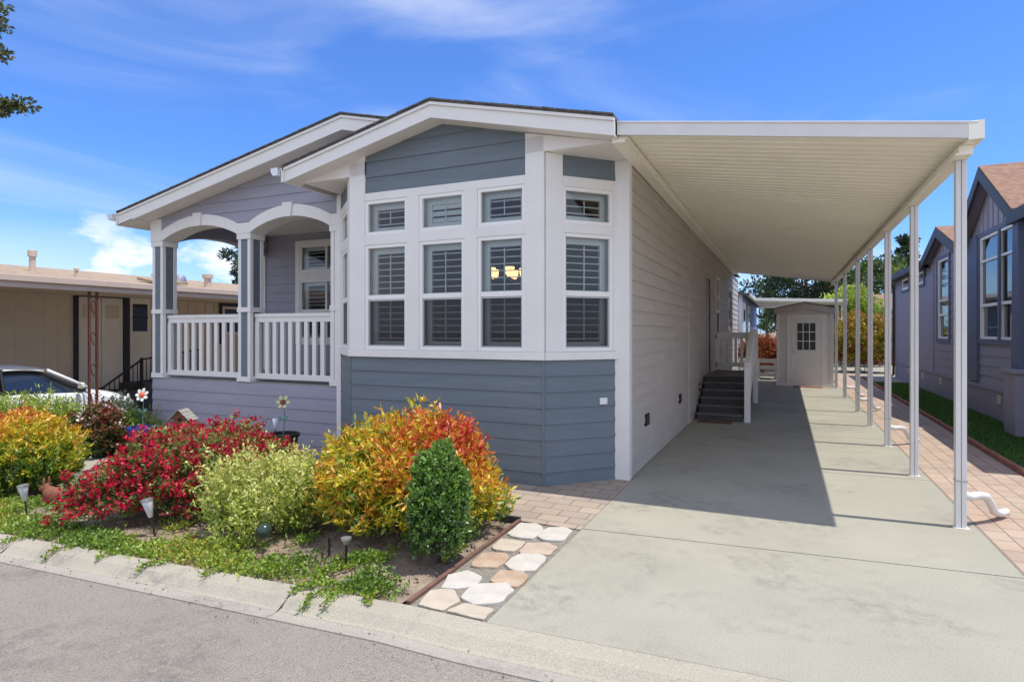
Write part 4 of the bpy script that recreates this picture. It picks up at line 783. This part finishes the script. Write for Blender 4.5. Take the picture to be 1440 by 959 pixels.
# flower pots and metal flowers
def pot(x, y, z, r, h, mt, name, label):
    e = empty(name, (x, y, z), label, 'pot'); m = MB(); m.lathe([(r*.70, 0), (r*.97, h-.04), (r*1.08, h-.04), (r*1.08, h), (r*.92, h), (r*.9, h-.05), (.002, h-.05)], (x, y, z), 24); m.build('pot_body', mt, e, smooth=False)
    m = MB(); m.lathe([(r*.89, h-.045), (.002, h-.03)], (x, y, z), 20); m.build('potting_soil', SOIL, e); return e
pot(-8.79, 5.9, zt(-8.8), .19, .46, BLUEP, 'flower_pot', 'blue glazed pot holding the tall metal flower at the porch corner')
pot(-5.62, 5.55, zt(-5.6), .18, .50, BLACK, 'flower_pot', 'black plastic pot with a pale garden flower by the porch wall')
pot(-6.5, 5.5, zt(-6.5), .16, .42, BLUEP, 'flower_pot', 'low blue pot almost hidden behind the crimson bush')
def metal_flower(x, y, z, h, pr_, petal, centre, leafm, label, np_=7):
    e = empty('metal_flower', (x, y, z), label, 'ornament'); c0 = Vector((x, y, z+h)); F = Vector((.35, -.9, .25)).normalized(); A = F.cross(Vector((0, 0, 1))).normalized(); B = A.cross(F)
    m = MB(); m.tube([(x, y, z), (x+.01, y+.01, z+h*.5), (x, y+.012, z+h)], .006, 6); m.build('stem', GRNP, e)
    for k in range(np_):
        a = 2*math.pi*k/np_; d_ = A*math.cos(a)+B*math.sin(a); s_ = F.cross(d_); m = MB(); w = pr_*.42
        pts = [c0+d_*pr_*.25, c0+d_*pr_*.6+s_*w*.6+F*.01, c0+d_*pr_*.9+s_*w*.5+F*.012, c0+d_*pr_*1.05+F*.004, c0+d_*pr_*.9-s_*w*.5+F*.012, c0+d_*pr_*.6-s_*w*.6+F*.01]; m.prism(pts, F*.006); m.build('petal', petal, e)
    m = MB(); m.tube([c0, c0+F*.02, c0+F*.035], [pr_*.42, pr_*.40, pr_*.2], 14); m.build('flower_centre', centre, e)
    for sg in (-1, 1):
        b0 = Vector((x, y, z+h*.48)); d_ = (A*sg*.8+Vector((0, 0, .6))).normalized(); s_ = F.cross(d_); m = MB(); q = pr_*1.0; m.prism([b0, b0+d_*q*.5+s_*q*.22, b0+d_*q, b0+d_*q*.5-s_*q*.22], F*.006); m.build('leaf', leafm, e)
metal_flower(-8.79, 5.9, zt(-8.8)+.43, .50, .10, CLOTHY, REDP, GRNP, 'metal flower ornament with white petals and red orange centre in the blue pot')
metal_flower(-5.62, 5.55, zt(-5.6)+.46, .42, .085, YEL, CLAY, GRNP, 'pale yellow flower ornament on a stem in the black pot', 6)
e = empty('solar_light', (-5.70, 5.42, .30), 'small pale cone solar light stuck in the black pot', 'garden light')
m = MB(); m.tube([(-5.70, 5.5, .30), (-5.70, 5.5, .42)], .006, 6); m.build('stake', BLACK, e); m = MB(); m.lathe([(.004, .40), (.02, .42), (.036, .53), (.002, .535)], (-5.70, 5.5, 0), 12); m.build('lens', LENSM, e, smooth=True)
bpy.context.view_layer.update()
bm = bmesh.new(); bmesh.ops.create_uvsphere(bm, u_segments=20, v_segments=12, radius=.06); me = bpy.data.meshes.new('gazing_ball'); bm.to_mesh(me); bm.free(); me.polygons.foreach_set('use_smooth', [True]*len(me.polygons)); me.materials.append(GREENB)
o = bpy.data.objects.new('gazing_ball', me); COL.objects.link(o); o.location = (-3.64, 3.40, zt(-3.6)+.14); tag(o, 'dark green glossy gazing ball in front of the yellow green shrub', 'ornament')
bm = bmesh.new(); bmesh.ops.create_icosphere(bm, subdivisions=3, radius=.15)
for v in bm.verts: v.co *= 1+.16*math.sin(v.co.x*31+2)*math.sin(v.co.y*27+1)+.1*math.sin(v.co.z*40); v.co.z *= .62
me = bpy.data.meshes.new('rock'); bm.to_mesh(me); bm.free(); me.materials.append(ROCK); o = bpy.data.objects.new('rock', me); COL.objects.link(o); o.location = (-4.42, 3.72, zt(-4.4)+.16); o.scale = (.9, .9, 1.5); tag(o, 'grey rock between the crimson bush and the yellow green shrub', 'rock')

# ================================================================== PARKED CAR
def car(x, y, z):
    e = empty('parked_car', (x, y, z), 'white sedan parked under the awning of the tan house on the left', 'car')
    # stations along the car (front at +y): y, half width, sill z, belt z, crown z
    st = [(-2.32, .62, .42, .70, .74), (-2.22, .80, .26, .84, .92), (-1.7, .88, .20, .92, 1.00), (-1.2, .90, .18, .93, .97), (-.6, .91, .18, .93, .97), (0, .91, .18, .92, .96), (.7, .905, .18, .90, .95), (1.1, .90, .18, .87, .96), (1.6, .88, .19, .80, .88), (2.05, .80, .24, .70, .77), (2.28, .60, .36, .58, .62)]
    m = MB(); K = 12; vs = []
    for (yy, hw, zs, zb_, zc_) in st:
        prof = [(-hw*.90, zs), (-hw, zs+.14), (-hw, (zs+zb_)/2), (-hw*.98, zb_-.05), (-hw*.90, zb_), (-hw*.45, zc_), (hw*.45, zc_), (hw*.90, zb_), (hw*.98, zb_-.05), (hw, (zs+zb_)/2), (hw, zs+.14), (hw*.90, zs)]
        vs += [(x+a, y+yy, z+b_) for a, b_ in prof]
    n = len(st); m.add(vs, [(i*K+j, i*K+(j+1) % K, (i+1)*K+(j+1) % K, (i+1)*K+j) for i in range(n-1) for j in range(K)]+[tuple(range(K)), tuple(reversed(range((n-1)*K, n*K)))])
    b_ = m.build('body', CARP, e, smooth=True); sb = b_.modifiers.new('sub', 'SUBSURF'); sb.levels = sb.render_levels = 2
    gst = [(-1.95, .66, .98, .99), (-1.25, .66, .97, 1.33), (-.7, .64, .95, 1.43), (.0, .64, .94, 1.45), (.45, .65, .93, 1.40), (1.22, .68, .93, .95)]
    def cab(nm, mt, off, zlo, yin):
        m = MB(); vs = []
        for i, (yy, hw, zb_, zt2) in enumerate(gst):
            hb = hw+.17; zt3 = zt2+off; vs += [(x-hb-off*.3, y+yy, z+zb_-.05), (x-hw*.97-off*.2, y+yy, z+zb_*.12+zt3*.88-.02), (x-hw*.72, y+yy, z+zt3), (x+hw*.72, y+yy, z+zt3), (x+hw*.97+off*.2, y+yy, z+zb_*.12+zt3*.88-.02), (x+hb+off*.3, y+yy, z+zb_-.05)]
        m.add(vs, [(i*6+j, i*6+j+1, (i+1)*6+j+1, (i+1)*6+j) for i in range(len(gst)-1) for j in range(5)]); return m.build(nm, mt, e, smooth=True)
    c_ = cab('window_glass', BGLASS, -.012, 0, 0); s_ = c_.modifiers.new('sub', 'SUBSURF'); s_.levels = s_.render_levels = 2
    m = MB()                                                                 # roof skin and pillars
    top = [(yy, hw, zt2) for yy, hw, zb_, zt2 in gst]
    rv = [(x+sx*hw*1.0, y+yy, z+zt2+dz) for (yy, hw, zt2) in [(-1.3, .60, 1.315), (-.95, .63, 1.40), (-.5, .645, 1.447), (0, .65, 1.458), (.3, .645, 1.435), (.52, .62, 1.385)] for sx, dz in ((-1.02, -.075), (-.72, .0), (0, .02), (.72, .0), (1.02, -.075))]
    m.add(rv, [(i*5+j, i*5+j+1, (i+1)*5+j+1, (i+1)*5+j) for i in range(5) for j in range(4)]); rfp = m.build('roof_skin', CARP, e, smooth=True); s_ = rfp.modifiers.new('sub', 'SUBSURF'); s_.levels = s_.render_levels = 2; s_ = rfp.modifiers.new('sol', 'SOLIDIFY'); s_.thickness = .02
    for sx in (-1, 1):
        m = MB(); m.tube([(x+sx*.655, y+.50, z+1.345), (x+sx*.76, y+.85, z+1.14), (x+sx*.845, y+1.2, z+.93)], .032, 8); m.tube([(x+sx*.64, y-1.28, z+1.27), (x+sx*.75, y-1.6, z+1.13), (x+sx*.84, y-1.95, z+.97)], .055, 8); m.build('pillar', CARP, e, smooth=True)
        m = MB(); m.tube([(x+sx*.655, y-.28, z+1.39), (x+sx*.84, y-.30, z+.93)], .03, 8); m.build('door_pillar', BLACK, e)
        m = MB(); m.tube([(x+sx*.66, y+.5, z+1.365), (x+sx*.685, y-.2, z+1.41), (x+sx*.66, y-1.25, z+1.30)], .012, 6); m.build('window_trim', STEEL, e)
        m = MB(); m.prism([(x+sx*.90, y+.92, z+.95), (x+sx*1.06, y+.90, z+.97), (x+sx*1.06, y+.90, z+1.07), (x+sx*.92, y+.92, z+1.08)], (0, .09, 0)); m.build('wing_mirror', CARP, e, .02)
        for wy in (-1.40, 1.42):
            m = MB(); m.tube([(x+sx*.70, y+wy, z+.32), (x+sx*.92, y+wy, z+.32)], .32, 24); w = m.build('wheel', TYRE, e, .02)
            m = MB(); m.tube([(x+sx*.90, y+wy, z+.32), (x+sx*.93, y+wy, z+.32)], .21, 20); m.build('rim', STEEL, w)
        m = MB(); m.prism([(x+sx*.55, y+2.19, z+.60), (x+sx*.80, y+2.00, z+.66), (x+sx*.78, y+2.02, z+.74), (x+sx*.55, y+2.17, z+.69)], (0, .05, 0)); m.build('headlight', LENSM, e, .01)
    m = MB(); m.box(x-.5, x+.5, y+2.24, y+2.30, z+.34, z+.5); m.build('grille', BLACK, e, .01)
    return e
car(-14.05, 6.54, zt(-15)+.03)

# ================================================================== NEIGHBOUR ON THE LEFT
NL = empty('tan_house', (-16.5, 9, zt(-16)), 'tan mobile home with pinkish brown roof and awning on the left', 'house'); gz_ = zt(-16)
m = MB(); m.box(-22, -16.5, -1, 9.36, gz_, 2.62); m.box(-22, -16.52, 9.36, 19, gz_, 2.62)
y = -1.
while y < 19: 
    if not 9.3 < y < 11.35: m.box(-16.52, -16.494, y, y+.012, gz_+.1, 2.6)
    y += .3
m.build('wall', TANW, NL)
m = MB(); m.box(-16.50, -16.44, 9.27, 9.37, gz_, 2.62); m.box(-16.50, -16.43, 10.52, 10.68, gz_, 2.62); m.box(-16.50, -16.44, 9.37, 10.52, 2.5, 2.6); m.build('door_trim', DARK, NL); m = MB(); m.box(-16.5, -16.44, 13.6, 13.68, 1.2, 2.5); m.box(-16.5, -16.44, 13.68, 14.9, 2.42, 2.5); m.build('trim', DARK, NL)
for i, y0 in enumerate((9.38, 9.955)):
    m = MB(); m.box(-16.50, -16.47, y0, y0+.555, gz_+.55, 2.49); dd = m.build('door', TAND, NL, .003)
    m = MB()
    for k in range(3): m.box(-16.475, -16.462, y0+.1+.125*k, y0+.2+.125*k, 1.95, 2.3)
    m.build('door_panel', TANW, dd)
m = MB(); m.box(-16.5, -16.47, 10.70, 11.30, gz_+.75, 2.60); dd = m.build('door', TAND, NL, .003, ); m = MB(); m.box(-16.472, -16.462, 10.78, 11.2, 1.6, 2.36); m.build('pane', DGLASS, dd); m = MB(); m.box(-16.468, -16.455, 10.76, 11.22, 1.97, 2.0); m.build('glazing_bar', BLACK, dd)
m = MB(); m.box(-16.5, -16.462, 13.7, 14.88, 1.5, 2.4); wn = m.build('window', TAND, NL); m = MB(); m.box(-16.463, -16.455, 13.78, 14.8, 1.58, 2.32); m.build('pane', DGLASS, wn)
m = MB(); m.prism([(-13.0, -2, 2.64), (-17.5, -2, 3.25), (-22, -2, 2.64), (-22, -2, 2.55), (-17.5, -2, 3.15), (-13.0, -2, 2.56)], (0, 22.5, 0)); rf = m.build('roof', TANSH, NL)
m = MB(); m.box(-13.02, -12.96, -2, 20.5, 2.42, 2.655); m.box(-12.96, -12.90, -2, 20.5, 2.53, 2.655); m.build('fascia', PINKF, NL, .01); m = MB(); m.box(-16.5, -13.02, -2, 20.5, 2.52, 2.56); m.build('awning_soffit', TANW, NL)
for (vx, vy, r_, h_, kind) in ((-15.3, 7.75, .09, .45, 0), (-14.3, 8.1, .05, .18, 0), (-14.2, 9.9, .12, .22, 1), (-14.7, 10.9, .16, .24, 2), (-13.9, 11.1, .13, .34, 1), (-14.2, 13.6, .10, .2, 1)):
    zr = 2.64+(-13-vx)*.61/4.5; m = MB()
    if kind == 2: m.lathe([(r_, -.1), (r_, .10), (r_*.85, .18), (r_*.5, .23), (.002, .25)], (vx, vy, zr), 14)
    else: m.lathe([(r_*.7, -.1), (r_*.7, h_*.7), (r_, h_*.7), (r_, h_), (.002, h_+.02)], (vx, vy, zr), 14)
    m.build('roof_vent', STEEL if kind == 2 else PINKF, rf)
m = MB(); m.prism([(-13.6, 9.4, 2.74), (-13.6, 10.3, 2.76), (-14.2, 10.3, 2.86), (-14.2, 9.4, 2.84)], (0, 0, .06)); m.build('roof_patch', TANSH, rf)
def iron_post(y, label_parent):
    m = MB()
    for yy in (y-.075, y+.075): m.box(-13.03, -12.99, yy-.02, yy+.02, gz_, 2.45)
    for zc in (2.1, 1.45, .8, .2): 
        pts = [(-13.01, y+.055*math.cos(t)*(1-.09*t), zc+.13*math.sin(t*.9)) for t in [k*.35 for k in range(18)]]; m.tube(pts, .008, 5)
    return m.build('lattice_post', RUST, label_parent)
for y in (3.2, 7.69, 12.1): iron_post(y, NL)
m = MB(); m.box(-16.45, -15.6, 10.4, 11.6, gz_, .22); m.box(-16.45, -15.6, 10.1, 10.4, gz_, .05); m.box(-16.45, -15.6, 9.8, 10.1, gz_, -.14); m.box(-16.45, -15.6, 9.5, 9.8, gz_, -.32); m.build('entry_steps', STEPM, NL)
m = MB()
for a, b_ in (((-15.6, 9.4, .15), (-15.6, 10.45, .85)), ((-15.6, 10.45, .85), (-15.6, 12.2, 1.08)), ((-15.6, 9.4, -.3), (-15.6, 10.45, .28)), ((-15.6, 10.45, .28), (-15.6, 12.2, .30))): m.bar(a, b_, .04)
for yy, zl, zh in ((9.4, gz_, .2), (10.45, gz_, .9), (11.5, gz_, 1.0), (12.2, gz_, 1.1)): m.box(-15.63, -15.57, yy-.03, yy+.03, zl, zh)
yy = 9.5
while yy < 12.2:
    zl = -.3+(yy-9.4)*.55 if yy < 10.45 else .28; zh = .15+(yy-9.4)*.667 if yy < 10.45 else .85+(yy-10.45)*.13; m.box(-15.608, -15.592, yy-.008, yy+.008, zl, zh); yy += .12
m.build('iron_railing', BLACK, NL)

# ================================================================== NEIGHBOUR ON THE RIGHT
NR = empty('lavender_house', (3.5, 12, 0), 'lavender grey house with steep brown gables and dark trim on the right', 'house'); X = 3.5
WN = [(11.95, 12.88, 1.47, 3.42, 2.10, 2.93), (12.97, 14.5, 1.47, 3.42, 2.10, 2.93)]
win1 = (12.15, 14.55, 1.45, 3.42); win2 = (17.0, 18.15, 1.42, 3.36)
m = MB(); siding_holes(m, 8.5, 24.6, .55, 3.55, [win1, win2], (X, 0, 0), (0, 1, 0), (-1, 0, 0), ex=.19); m.build('siding', LAV, NR)
m = MB(); m.box(X-.02, X+.1, 8.5, 24.6, -.1, .55); m.box(X-.05, X, 8.5, 24.6, .52, .58); m.build('foundation', LAV, NR)
m = MB(); m.box(X+.1, 9, 8.5, 24.6, 0, 3.5); m.build('rear_wall', LAV, NR)
m = MB(); m.box(X-.035, X, 18.6, 18.72, .58, 3.5); m.box(X-.028, X, 18.72, 24.6, .58, 3.1); m.build('flat_panel', LAV, NR)
m = MB(); m.box(X-.06, X-.001, 14.62, 15.3, .62, 3.5); m.build('corner_panel', LAVD, NR)
def nwin(y0, y1, z0, z1, r1, r2, mull=None):
    w = window(NR, (X, 0, 0), (0, 1, 0), (-1, 0, 0), y0, y1, z0, z1, r1, shutter=False, pane=DGLASS, fw=.05, mull=mull, screen=False)
    m = MB(); m.box(X-.02, X+.05, y0+.05, y1-.05, r2-.02, r2+.02); m.build('glazing_bar', VINYL, w)
    m = MB(); e_ = .09
    for q in ((y0-e_, y0, z0-e_, z1+e_), (y1, y1+e_, z0-e_, z1+e_), (y0, y1, z1, z1+e_), (y0, y1, z0-e_, z0)): m.box(X-.04, X-.001, *q)
    if mull: m.box(X-.045, X-.02, mull-.05, mull+.05, z0, z1)
    m.build('casing', LAVD, w)
nwin(*win1, 2.10, 2.95, 13.35); nwin(*win2, 2.0, 2.35)
for y0, y1 in ((19.7, 20.5), (21.9, 23.1)): 
    w = window(NR, (X-.03, 0, 0), (0, 1, 0), (-1, 0, 0), y0, y1, 2.92, 3.28, shutter=False, pane=DGLASS, fw=.07); m = MB()
    for q in ((y0-.08, y1+.08, 2.84, 2.92), (y0-.08, y0, 2.92, 3.28), (y1, y1+.08, 2.92, 3.28)): m.box(X-.06, X-.031, *q)
    m.build('casing', LAVD, w)
for y in (12.0, 13.35, 15.6, 17.8, 19.9, 22): m = MB(); m.box(X-.035, X-.021, y-.1, y+.1, .30, .46); m.build('vent', STEEL, NR)
def side_gable(yc_, hw, zp, ze, xf, xb_):
    s = (zp-ze)/hw; m = MB(); m.prism([(xf, yc_-hw, ze), (xf, yc_, zp), (xf, yc_, zp-.03), (xf, yc_-hw, ze-.03)], (xb_-xf, 0, 0)); m.prism([(xf, yc_+hw, ze), (xf, yc_, zp), (xf, yc_, zp-.03), (xf, yc_+hw, ze-.03)], (xb_-xf, 0, 0)); r_ = m.build('gable_roof', REDSH, NR)
    m = MB(); 
    for sg in (-1, 1): m.prism([(xf-.01, yc_+sg*hw, ze-.03), (xf-.01, yc_, zp-.03), (xf-.01, yc_, zp-.26), (xf-.01, yc_+sg*hw, ze-.26)], (.05, 0, 0))
    m.build('bargeboard', DARK, r_); m = MB()
    for sg in (-1, 1): m.prism([(xf+.04, yc_+sg*(hw-.02), ze-.05), (xf+.04, yc_, zp-.045), (xf+.04, yc_, zp-.07), (xf+.04, yc_+sg*(hw-.02), ze-.075)], (X-xf-.04, 0, 0))
    m.build('gable_soffit', LAV, r_)
    m = MB(); m.prism([(X-.004, yc_-hw*.96, 3.45), (X-.004, yc_+hw*.96, 3.45), (X-.004, yc_, zp-.08)], (.02, 0, 0))
    k = yc_-hw*.8
    while k < yc_+hw*.8: m.box(X-.022, X-.004, k, k+.035, 3.5, max(3.5, zp-.25-s*abs(k-yc_))); k += .3
    m.build('gable_wall', LAV, NR)
side_gable(13.68, 1.76, 4.66, 3.55, 3.25, 7.5); side_gable(17.35, 1.9, 4.12, 3.46, 3.28, 7.0)
m = MB()
for y0, y1, xe in ((8.5, 11.92, 3.22), (11.92, 15.44, 3.62), (15.44, 15.45, 3.22), (15.45, 19.25, 3.62), (19.25, 25.1, 3.22)):
    zE = 3.46+(xe-3.22)*1.09/3.18; m.prism([(xe, y0, zE), (6.4, y0, 4.55), (9.6, y0, 3.46), (9.6, y0, 3.38), (6.4, y0, 4.45), (xe, y0, zE-.08)], (0, y1-y0, 0))
m.build('roof', REDSH, NR)
m = MB(); m.box(3.18, 3.24, 19.25, 25.1, 3.28, 3.47); m.box(3.24, 3.5, 19.25, 25.1, 3.30, 3.33); m.build('eave_fascia', DARK, NR); m = MB(); m.box(3.18, 3.24, 8.5, 11.92, 3.28, 3.47); m.box(3.24, 3.5, 8.5, 11.92, 3.30, 3.33); m.build('eave_fascia', DARK, NR)
m = MB(); m.tube([(3.3, 24.45, 3.3), (3.42, 24.5, 3.1), (3.42, 24.5, .1), (3.3, 24.5, .02)], .04, 8); m.build('downspout', DARK, NR)
m = MB(); m.prism([(3.25, 11.55, .95), (3.25, 11.95, .95), (3.25, 11.87, 3.3), (3.25, 11.63, 3.3)], (.24, 0, 0)); pc_ = m.build('porch_column', LAVD, NR, .01); m = MB(); m.box(3.18, 3.5, 11.48, 12.02, 0, .95); m.box(3.14, 3.5, 11.44, 12.06, .95, 1.02); m.build('column_base', LAV, pc_, .01)

# ================================================================== BEHIND: HOUSES, BUSHES, TREES
BH = empty('blue_house', (-3, 26, 0), 'periwinkle blue house with white trim behind the end of the carport', 'house')
m = MB(); m.box(-9, -1.62, 25.8, 40, 0, 3.1); m.build('wall', PERI, BH); m = MB(); m.box(-1.72, -1.58, 25.76, 25.9, 0, 3.1); m.build('corner_trim', WHITE, BH); m = MB(); m.box(-2.6, -2.5, 25.76, 25.8, 0, 3.1); m.build('corner_trim', WHITE, BH)
for y0 in (26.4, 30):
    m = MB(); m.box(-1.62, -1.58, y0, y0+.25, .5, 2.8); m.box(-1.62, -1.58, y0+1.5, y0+1.75, .5, 2.8); m.box(-1.62, -1.58, y0+.25, y0+1.5, 2.6, 2.8); m.build('window_trim', WHITE, BH)
for y0 in (26.65, 30.25): m = MB(); m.box(-1.62, -1.59, y0, y0+1.25, .9, 2.6); w = m.build('window', VINYL, BH); m = MB(); m.box(-1.592, -1.585, y0+.08, y0+1.17, 1.0, 2.52); m.build('pane', DGLASS, w)
m = MB(); m.prism([(-1.3, 25.5, 3.1), (-5.3, 25.5, 4.1), (-9.3, 25.5, 3.1), (-9.3, 25.5, 3.0), (-5.3, 25.5, 3.98), (-1.3, 25.5, 3.0)], (0, 15, 0)); m.build('roof', SHING, BH); m = MB(); m.box(-1.34, -1.24, 25.5, 40, 2.98, 3.12); m.build('gutter', POSTM, BH)
AW = empty('rear_awning', (1, 28, 0), 'pale flat awning beyond the shed beside the blue house', 'awning')
m = MB(); m.prism([(-1.2, 28, 3.05), (2.3, 28, 2.92), (2.3, 28, 2.80), (-1.2, 28, 2.93)], (0, 9, 0)); m.build('roof_panel', CREAM, AW)
for y in (28.3, 31, 34): m = MB(); m.box(2.1, 2.2, y, y+.1, 0, 2.82); m.build('post', POSTM, AW)
RB = empty('rear_house', (6, 34, 0), 'low cream house with dark red roof between the carport posts at the far end', 'house')
m = MB(); m.box(4.3, 10, 34.0, 42, 0, 2.35); m.box(3.55, 4.3, 34.6, 42, 0, 2.3); m.build('wall', PALEP, RB); m = MB(); m.box(4.1, 4.3, 33.9, 34, 0, 2.3); m.box(3.5, 10, 33.5, 34.0, 2.28, 2.45); m.build('trim', WHITE, RB); m = MB(); m.box(3.62, 4.05, 34.57, 34.6, .1, 2.1); m.build('doorway', VOID, RB)
m = MB(); m.prism([(3.2, 33.3, 2.46), (11, 33.3, 2.46), (11, 37.5, 3.5), (3.2, 37.5, 3.5)], (0, 0, .08)); m.box(3.2, 11, 33.25, 33.32, 2.40, 2.62); m.build('roof', REDSH, RB)
FB = empty('far_pale_house', (-24, 24, 0), 'far house with pale metal roof seen through the left porch arch', 'house')
m = MB(); m.box(-33, -22, 26, 36, -.5, 3.3); m.build('wall', PALEP, FB); m = MB(); m.prism([(-34, 25.4, 3.2), (-21, 25.4, 3.2), (-27.5, 25.4, 4.55)], (0, 11, 0)); m.build('roof', METROOF, FB)
bush('nandina_bush', 'tall orange red bush behind the low planter left of the shed', 'bush', (-.85, 24.2, 0), (.85, .7, 1.5), 800, 12, .11, .045, [(0, .06, .08, .02), (.4, .30, .10, .03), (.75, .42, .10, .03), (1, .45, .16, .05)], 31, up=.6)
bush('autumn_bush', 'yellow and rust coloured tall bush right of the shed behind the posts', 'bush', (2.75, 27.2, 0), (1.15, 1.0, 2.3), 900, 12, .15, .06, [(0, .20, .03, .02), (.35, .32, .06, .02), (.5, .42, .34, .03), (.75, .40, .40, .04), (1, .42, .22, .04)], 32, up=.55)
bush('green_bush', 'bright green bush rising behind the shed roof', 'bush', (2.6, 32, 0), (1.9, 1.2, 3.7), 700, 12, .2, .09, GRB, 33, up=.5)
m = MB(); 
for z in (.10, .34, .56): m.box(-1.45, -.30, 21.6, 21.66, z, z+.13)
for x in (-1.42, -.86, -.35): m.box(x, x+.08, 21.55, 21.6, 0, .70)
tag(m.build('low_planter_fence', WHITE, bevel=.004), 'low white slatted fence left of the shed', 'fence')
def tree(name, label, x, y, z0, h, r, nl, ls, stops, seed, crown0=.3, conif=False, group=None, nlimb=14, mat_=LEAF):
    g = np.random.default_rng(seed); e = empty(name, (x, y, z0), label, 'tree', group); m = MB(); tr = h*.022+.05
    m.tube([(x+.25*math.sin(k*1.3+seed)*tr*2, y+.2*math.cos(k*1.7)*tr*2, z0+h*.93*k/6) for k in range(7)], [tr*(1.1-.95*k/6) for k in range(7)], 8); m.build('trunk', BARK, e)
    lm = MB(); C = []; Rr = []
    for i in range(nlimb):
        t = crown0+(1-crown0)*(i+.5)/nlimb; a = i*2.4+g.normal()*.3; rad_ = r*((1.05-t)/(1.05-crown0))**.8 if conif else r*math.sin(math.pi*min(.95, (t-crown0)/(1-crown0)*.8+.2))**.7; rad_ *= g.uniform(.65, 1.1)
        b0 = Vector((x, y, z0+h*(t-.08))); tip = Vector((x+rad_*math.cos(a), y+rad_*math.sin(a), z0+h*(t+(-.03 if conif else .05)))); mid = b0.lerp(tip, .5)+Vector((0, 0, -.02*h if conif else .02*h)); lm.tube([b0, mid, tip], [tr*.4, tr*.25, tr*.08], 5)
        for q in (.45, .7, 1.0): C.append(b0.lerp(tip, q)+Vector(g.normal(size=3))*r*.12); Rr.append(r*(.17 if conif else .27)*g.uniform(.75, 1.25))
    C.append(Vector((x, y, z0+h*.96))); Rr.append(r*.16); lm.build('limb', BARK, e)
    C = np.array([tuple(c) for c in C]); Rr = np.array(Rr); idx = g.integers(len(C), size=nl); d = g.normal(size=(nl, 3)); d /= np.linalg.norm(d, axis=1, keepdims=True); d[:, 2] *= .6
    P = C[idx]+d*Rr[idx][:, None]*g.random((nl, 1))**.45; D = d+g.normal(size=(nl, 3))*.7; hue_ = np.clip(g.normal(size=len(C))[idx]*.22+.45+g.normal(size=nl)*.15, 0, 1)
    leaf_mesh('crown', P, D, ls*g.uniform(.6, 1.3, nl), ls*.45, pal(hue_, stops)*g.uniform(.8, 1.2, (nl, 1)), mat_, e, seed); return e
PINE = [(0, .012, .03, .010), (.6, .035, .07, .02), (1, .08, .13, .035)]
OAK = [(0, .035, .07, .015), (.6, .09, .16, .03), (1, .20, .26, .05)]
tree('oak_tree', 'broad dark green tree directly behind the shed', 1.3, 50, 0, 8.2, 4.2, 9000, .34, PINE, 41, group='trees behind the rear houses')
tree('oak_tree', 'sunlit yellow green tree in the middle gap between the carport posts', 5.6, 52, 0, 6.8, 3.0, 7000, .3, OAK, 42, group='trees behind the rear houses')
tree('pine_tree', 'dark pine rising behind the low red roofed house at the right', 9.3, 60, 0, 9.6, 2.4, 6000, .36, PINE, 43, conif=True, crown0=.2, group='trees behind the rear houses')
tree('pine_tree', 'dark pine left of the sunlit tree beyond the carport', 3.9, 66, 0, 10.5, 3.2, 7000, .4, PINE, 44, conif=True, crown0=.2, group='trees behind the rear houses')
tree('oak_tree', 'small distant round tree above the blue house roof', -1.6, 62, 0, 5.9, 1.6, 2500, .3, OAK, 45)
tree('pine_tree', 'lone conifer seen through the left porch arch', -37.2, 33, -.5, 8.6, 3.2, 7000, .32, [(0, .02, .05, .03), (1, .08, .13, .07)], 46, conif=True, crown0=.15)
# street tree whose branch tips reach in at the upper left
e = empty('street_tree', (-14.2, 3.4, zt(-14)), 'tree at the far left whose leafy branch tips hang into the sky', 'tree'); g = np.random.default_rng(51)
m = MB(); m.tube([(-14.2, 3.4, -.6), (-14.1, 3.45, 1.6), (-14.15, 3.5, 3.6), (-14.0, 3.6, 6.0), (-13.9, 3.7, 8.2)], [.19, .16, .13, .09, .04], 10); m.build('trunk', BARK, e)
tips = [(-10.82, 5.0, 6.22), (-10.80, 5.0, 6.5), (-10.78, 5.03, 5.80), (-10.42, 5.15, 5.0), (-10.9, 4.95, 6.36), (-10.72, 5.0, 4.99)]
lm = MB(); C = []; Rr = []
for i, tp in enumerate(tips): 
    b0 = Vector((-14.05, 3.5, tp[2]-.6)); tp = Vector(tp); lm.tube([b0, b0.lerp(tp, .5)+Vector((0, 0, .15)), tp], [.05, .03, .006], 6)
    for q, rr_ in ((.55, .45), (.75, .34), (.88, .24), (.95, .2), (1.0, .17)): C.append(b0.lerp(tp, q)+Vector((0, 0, .12*(1-abs(2*q-1))))); Rr.append(rr_)
for i in range(16):
    a = i*2.4; rr_ = g.uniform(.8, 2.2); tp = Vector((-14.3+rr_*math.cos(a)-.3, 3.4+rr_*math.sin(a), g.uniform(3.6, 8.4))); b0 = Vector((-14.05, 3.5, tp.z-.5)); lm.tube([b0, tp], [.04, .008], 5); C.append(tp); Rr.append(g.uniform(.4, .75))
lm.build('limb', BARK, e); C = np.array([tuple(c) for c in C]); Rr = np.array(Rr); nl = 15000; w_ = Rr**1.5/np.sum(Rr**1.5); idx = g.choice(len(C), nl, p=w_); d = g.normal(size=(nl, 3)); d[:, 2] *= .55
d /= np.linalg.norm(d, axis=1, keepdims=True); P = C[idx]+d*(Rr[idx][:, None])*g.random((nl, 1))**.5*np.array([1, 1, .6]); leaf_mesh('crown', P, d+g.normal(size=(nl, 3))*.6, .085*g.uniform(.6, 1.2, nl), .045, pal(g.random(nl), [(0, .03, .05, .015), (.6, .09, .13, .03), (1, .22, .17, .05)]), LEAF, e, 52)
